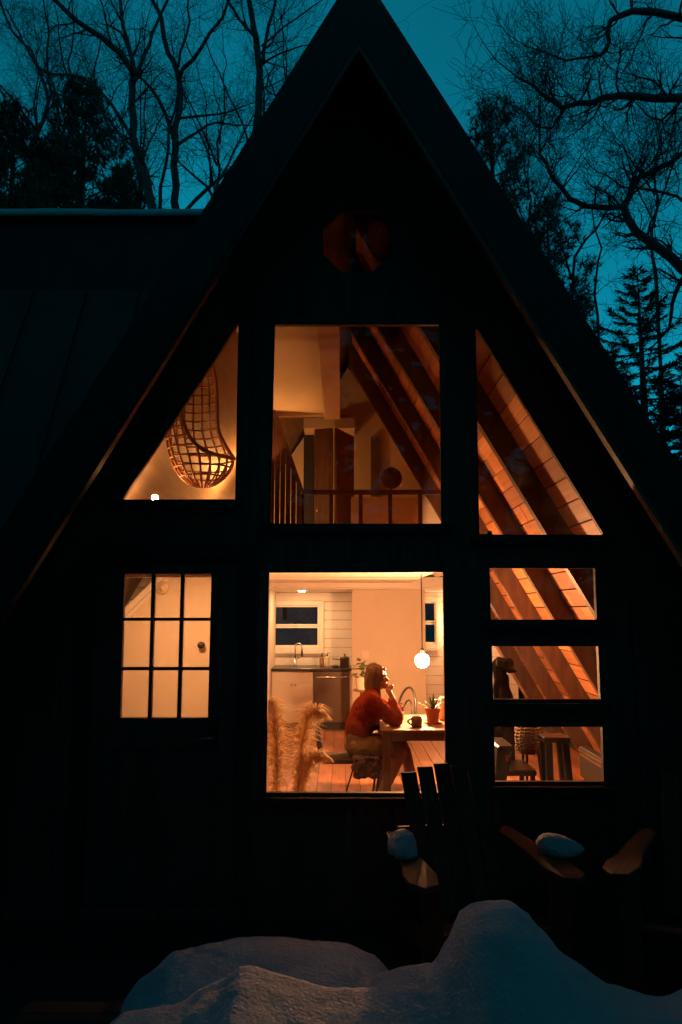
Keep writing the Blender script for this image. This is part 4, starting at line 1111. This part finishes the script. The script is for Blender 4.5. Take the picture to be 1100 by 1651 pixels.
bare_tree('straight bare tree with many limbs right of the forked tree', 14, [
    ([(283, 345), (283, 240), (288, 125), (272, 85), (260, 35), (245, 0), (240, -50)], 15, 6, .4),
    ([(288, 125), (310, 95), (340, 55), (370, 0), (385, -40)], 8, 4, -1.0),
    ([(283, 240), (270, 185), (245, 145), (220, 120), (205, 100)], 8, 4, .8),
    ([(290, 190), (350, 185), (395, 170)], 5, 2, -1),
    ([(288, 235), (320, 210), (350, 198), (402, 202)], 6, 2.5, 1),
    ([(262, 352), (259, 300), (275, 210), (287, 150)], 7, 4, 0),
    ([(286, 110), (300, 60), (305, 10), (310, -40)], 5, 3, 1)], WOOD, .9)
bare_tree('tall bare tree nearest the roof edge', 14.5, [
    ([(406, 260), (415, 200), (417, 90), (410, 45), (400, 0), (395, -60)], 17, 8, .3),
    ([(420, 100), (425, 85), (445, 0), (455, -50)], 8, 4, .6),
    ([(420, 105), (450, 85), (520, 70)], 5, 1.5, -.8),
    ([(422, 75), (480, 25), (520, 0), (550, -20)], 4, 1.5, .8),
    ([(415, 65), (385, 30), (370, 0), (360, -30)], 6, 3, -1),
    ([(402, 245), (380, 175), (345, 100), (330, 60)], 4, 2, 1)], WOOD, .7)
bare_tree('crooked low bare tree crossing behind the snowy wing roof', 12, [
    ([(296, 345), (340, 302), (385, 266), (420, 240)], 8, 5, .4),
    ([(348, 330), (335, 300), (295, 270), (260, 230)], 6, 2.5, .6),
    ([(340, 302), (335, 250), (310, 190)], 5, 2, -.6)], WOOD, .9, 2, 1.0, ground=True)
bare_tree('bare tree at the far left edge among evergreens', 16, [
    ([(40, 345), (50, 240), (75, 180), (60, 100), (20, 50), (0, 0)], 9, 4, .5),
    ([(90, 250), (92, 190), (85, 150), (75, 100), (80, 50), (70, 0)], 6, 3, .5),
    ([(60, 210), (20, 160), (-20, 120)], 5, 2, 0)], WOOD, 1.0)
bare_tree('big oak reaching crooked branches in from the right edge', 8.5, [
    ([(1240, 900), (1235, 500), (1225, 300), (1215, 100), (1230, -100)], 40, 26, 0),
    ([(1225, 190), (1150, 165), (1100, 158), (1055, 155), (1000, 150), (950, 163), (910, 170), (885, 160), (860, 140), (835, 125)], 18, 3, -1.2),
    ([(912, 170), (900, 195), (885, 207), (865, 200), (850, 185)], 5, 2, .3),
    ([(1220, 60), (1100, 30), (1020, 22), (985, 35), (980, 70), (970, 90), (915, 95), (850, 75)], 16, 2.5, 1.0),
    ([(1232, 520), (1150, 480), (1100, 435), (1060, 400), (1025, 375), (1010, 345), (1005, 330), (1020, 300), (1050, 275), (1090, 255), (1115, 235)], 20, 7, .6),
    ([(1006, 334), (960, 333), (920, 320), (895, 290), (880, 265), (870, 235)], 11, 4, -.6),
    ([(1105, 445), (1090, 470), (1085, 510), (1070, 540)], 9, 4, .5),
    ([(1100, 158), (1070, 195), (1045, 185), (1020, 160)], 6, 2, .4),
    ([(1110, 330), (1060, 310), (1000, 300), (960, 275)], 6, 2, .8)], 'bare trees right of the house', 2.2, 2, 1.0)
bare_tree('slender bare tree between the pine and the spruce', 15, [
    ([(925, 560), (922, 440), (935, 400), (960, 370), (985, 330)], 8, 3, .4),
    ([(922, 450), (905, 400), (890, 350)], 5, 2, 0),
    ([(965, 560), (962, 450), (968, 400), (955, 340)], 6, 2.5, .6)], 'bare trees right of the house', 1.1)
# far hazy bare trees (copies of one)
far = bare_tree('faint bare tree far off in the woods', 30, [
    ([(120, 345), (128, 280), (116, 220), (122, 160), (112, 100), (120, 50), (116, 10)], 8, 2, 0),
    ([(121, 240), (90, 150), (70, 90)], 5, 2, 1), ([(120, 200), (150, 120), (165, 60)], 5, 2, -1),
    ([(119, 260), (160, 200), (190, 140)], 4, 2, 1), ([(120, 160), (100, 90), (95, 40)], 4, 2, -1)], 'faint far trees in the woods', 1.5, 2, 2.6)
for (px, Y, rz) in ((30, 32, 1.0), (200, 34, 2.2), (330, 31, 4.0), (460, 35, 5.2), (880, 36, .6), (1085, 38, 2.9)):
    o_ = copy_tree(far); o_['label'] = 'faint thin bare tree in the haze of twigs far behind the house'; o_.location = (PX(px, Y), Y, -.4); o_.rotation_euler = (0, 0, rz)
    k = R.uniform(.85, 1.1); o_.scale = (k, k, k)

def conifer(label, px, ptop, Y, rad, group, droop=.25, kind='spruce', full=1.0, m='needles', zmin=1.0):
    x = PX(px, Y); top = P(px, ptop, Y); H_ = top.z + .4; x = top.x
    t = thing('pine_tree' if kind == 'pine' else 'evergreen_tree', label, 'tree', (x, Y, -.4), group=group)
    MB().tube([(x, Y, -.5), (x, Y, H_ * .5), (x + .03, Y, top.z)], [.02 * H_, .012 * H_, .012], 8).build('trunk', M['bark'], t, smooth=True)
    br = MB(); fo = MB()
    z = zmin; a = R.random() * 6
    while z < top.z - .1:
        u = (top.z - z) / (top.z - zmin)
        rr = rad * (u ** .75 if kind == 'spruce' else min(1, u * 1.7) ** .6) * R.uniform(.65, 1.1)
        a += 2.4 + R.uniform(-.3, .3)
        d = Vector((math.cos(a), math.sin(a), (-droop if kind == 'spruce' else .25) + .5 * (1 - u)))
        p = Vector((x, Y, z)); n = 4; pts = [p.copy()]
        for i in range(n):
            dd = (d + Vector((0, 0, (.12 if kind == 'spruce' else .18) * i))).normalized(); p = p + dd * rr / n
            pts.append(p.copy())
        br.tube(pts, [max(.008, .014 * rr), .012 * rr + .004, .008 * rr + .003, .005, .004], 4, cap=False)
        if kind == 'spruce':
            for i in range(int(105 * rr * full) + 10):
                q = R.random() ** .6 * (n - .01); k = int(q); c = pts[k].lerp(pts[k + 1], q - k); b = (pts[k + 1] - pts[k]).normalized()
                sd = b.cross(Vector((0, 0, 1))).normalized() * R.choice((-1, 1))
                d2 = (b * .7 + sd * R.uniform(.2, 1) + Vector((0, 0, R.uniform(-.5, .15)))).normalized(); ln = R.uniform(.10, .30)
                s_ = d2.cross(Vector((R.uniform(-.6, .6), R.uniform(-.6, .6), 1))).normalized() * R.uniform(.014, .03)
                fo.add([c, c + d2 * ln * .5 + s_, c + d2 * ln, c + d2 * ln * .5 - s_], [(0, 1, 2, 3)])
        else:
            for i in range(int(15 * rr * full) + 5):
                q = (.35 + .65 * R.random()) * (n - .01); k = int(q); c = pts[k].lerp(pts[k + 1], q - k) + Vector((R.gauss(0, .12), R.gauss(0, .12), R.gauss(0, .1)))
                for j in range(15):
                    d2 = Vector((R.gauss(0, 1), R.gauss(0, 1), R.gauss(.5, .8))).normalized(); ln = R.uniform(.14, .30)
                    s_ = d2.orthogonal().normalized() * .018
                    fo.add([c - s_, c + s_, c + d2 * ln], [(0, 1, 2)])
        z += (.10 if kind == 'spruce' else .13) * (1.0 + .5 * u) / full
    stuff(br.build('branches', M['bark'], t, clean=False)); stuff(fo.build('crown', M[m], t, clean=False))
    return t
EG = 'evergreens left of the roof'
conifer('tall dark pine with ragged top among the left bare trees', 140, 135, 17, 3.6, EG, kind='pine', m='pine', full=1.15, zmin=5)
conifer('broad dark pine at the left edge above the wing roof', 25, 180, 16, 3.4, EG, kind='pine', m='pine', full=1.15, zmin=5)
conifer('lower evergreen close behind the snow strip', 205, 270, 15, 2.4, EG, kind='pine', m='pine', full=1.15, zmin=5)
conifer('dense evergreen low at the left behind the snow strip', 95, 235, 18, 2.8, EG, kind='pine', m='pine', full=1.0, zmin=4)
conifer('short evergreen between the left edge pine and the tall pine', 60, 270, 14, 2.0, EG, kind='pine', m='pine', full=1.0, zmin=4)
ER = 'evergreens right of the roof'
conifer('ragged pine rising along the right roof edge', 790, 170, 14, 3.2, ER, kind='pine', m='pine', full=1.0, zmin=3)
conifer('lower bushy pine beside the right roof edge', 880, 325, 15, 2.4, ER, kind='pine', m='pine', full=1.0, zmin=3)
conifer('cone shaped spruce near the right edge', 1026, 430, 20, 4.3, ER, full=1.35, zmin=3)
conifer('dark spruce low behind the right roof edge', 985, 555, 22, 4.0, ER, full=1.2, zmin=.5)
conifer('dark spruce cut by the right edge of the photo', 1110, 545, 23, 4.5, ER, full=1.2, zmin=.5)
conifer('short dense spruce below the cone shaped spruce', 1060, 600, 17, 3.2, ER, full=1.3, zmin=.5)

conifer('lowest dark pine hugging the right roof edge', 935, 470, 16, 1.9, ER, kind='pine', m='pine', full=1.0, zmin=1)
conifer('wide dark spruce at the right edge beneath the oak limb', 1095, 610, 14, 2.8, ER, full=1.3, zmin=.5)
# ------------------------------------------------------------------ wooded rise behind the house, unseen woods added to shade the clearing
m_ = MB(); nx, ny = 60, 24
for i in range(nx + 1):
    for j in range(ny + 1):
        x_ = -150 + 300 * i / nx; y_ = 24 + 90 * j / ny; u = min(1, (y_ - 24) / 40)
        m_.v.append((x_, y_, -.42 + 9 * u * u * (3 - 2 * u) + 1.2 * u * mnoise.noise(Vector((x_ * .05, y_ * .05, 0)))))
for i in range(nx):
    for j in range(ny): m_.f.append((i * (ny + 1) + j, (i + 1) * (ny + 1) + j, (i + 1) * (ny + 1) + j + 1, i * (ny + 1) + j + 1))
structure(m_.build('hill', M['ground'], smooth=True))
wd = MB()
for k in range(26):
    a = math.radians(180 + (k - .5) * 180 / 24 + R.uniform(-4, 4)); rr = R.uniform(8.5, 12)
    bx_, by_ = rr * math.cos(a) * 1.1, -3.5 + rr * math.sin(a); H_ = R.uniform(12, 16.5)
    wd.tube([(bx_, by_, -.5), (bx_, by_, H_)], [.22, .02], 6)
    for i in range(900):
        z = .5 + (H_ - .6) * R.random() ** 1.25; r = 2.6 * (1 - z / H_) ** .8 * math.sqrt(R.random()); b = R.random() * 2 * PI
        c = Vector((bx_ + r * math.cos(b), by_ + r * math.sin(b), z)); d = Vector((math.cos(b), math.sin(b), -.3)); s_ = Vector((-math.sin(b), math.cos(b), R.uniform(-.3, .3)))
        ln = R.uniform(.5, 1.0); wd.add([c, c + d * ln * .5 + s_ * ln * .32, c + d * ln, c + d * ln * .5 - s_ * ln * .32], [(0, 1, 2, 3)])
o_ = stuff(wd.build('woods', M['needles'], clean=False)); tag(o_, 'unseen evergreen woods added round the clearing to shade the snow', 'woods', kind='stuff')
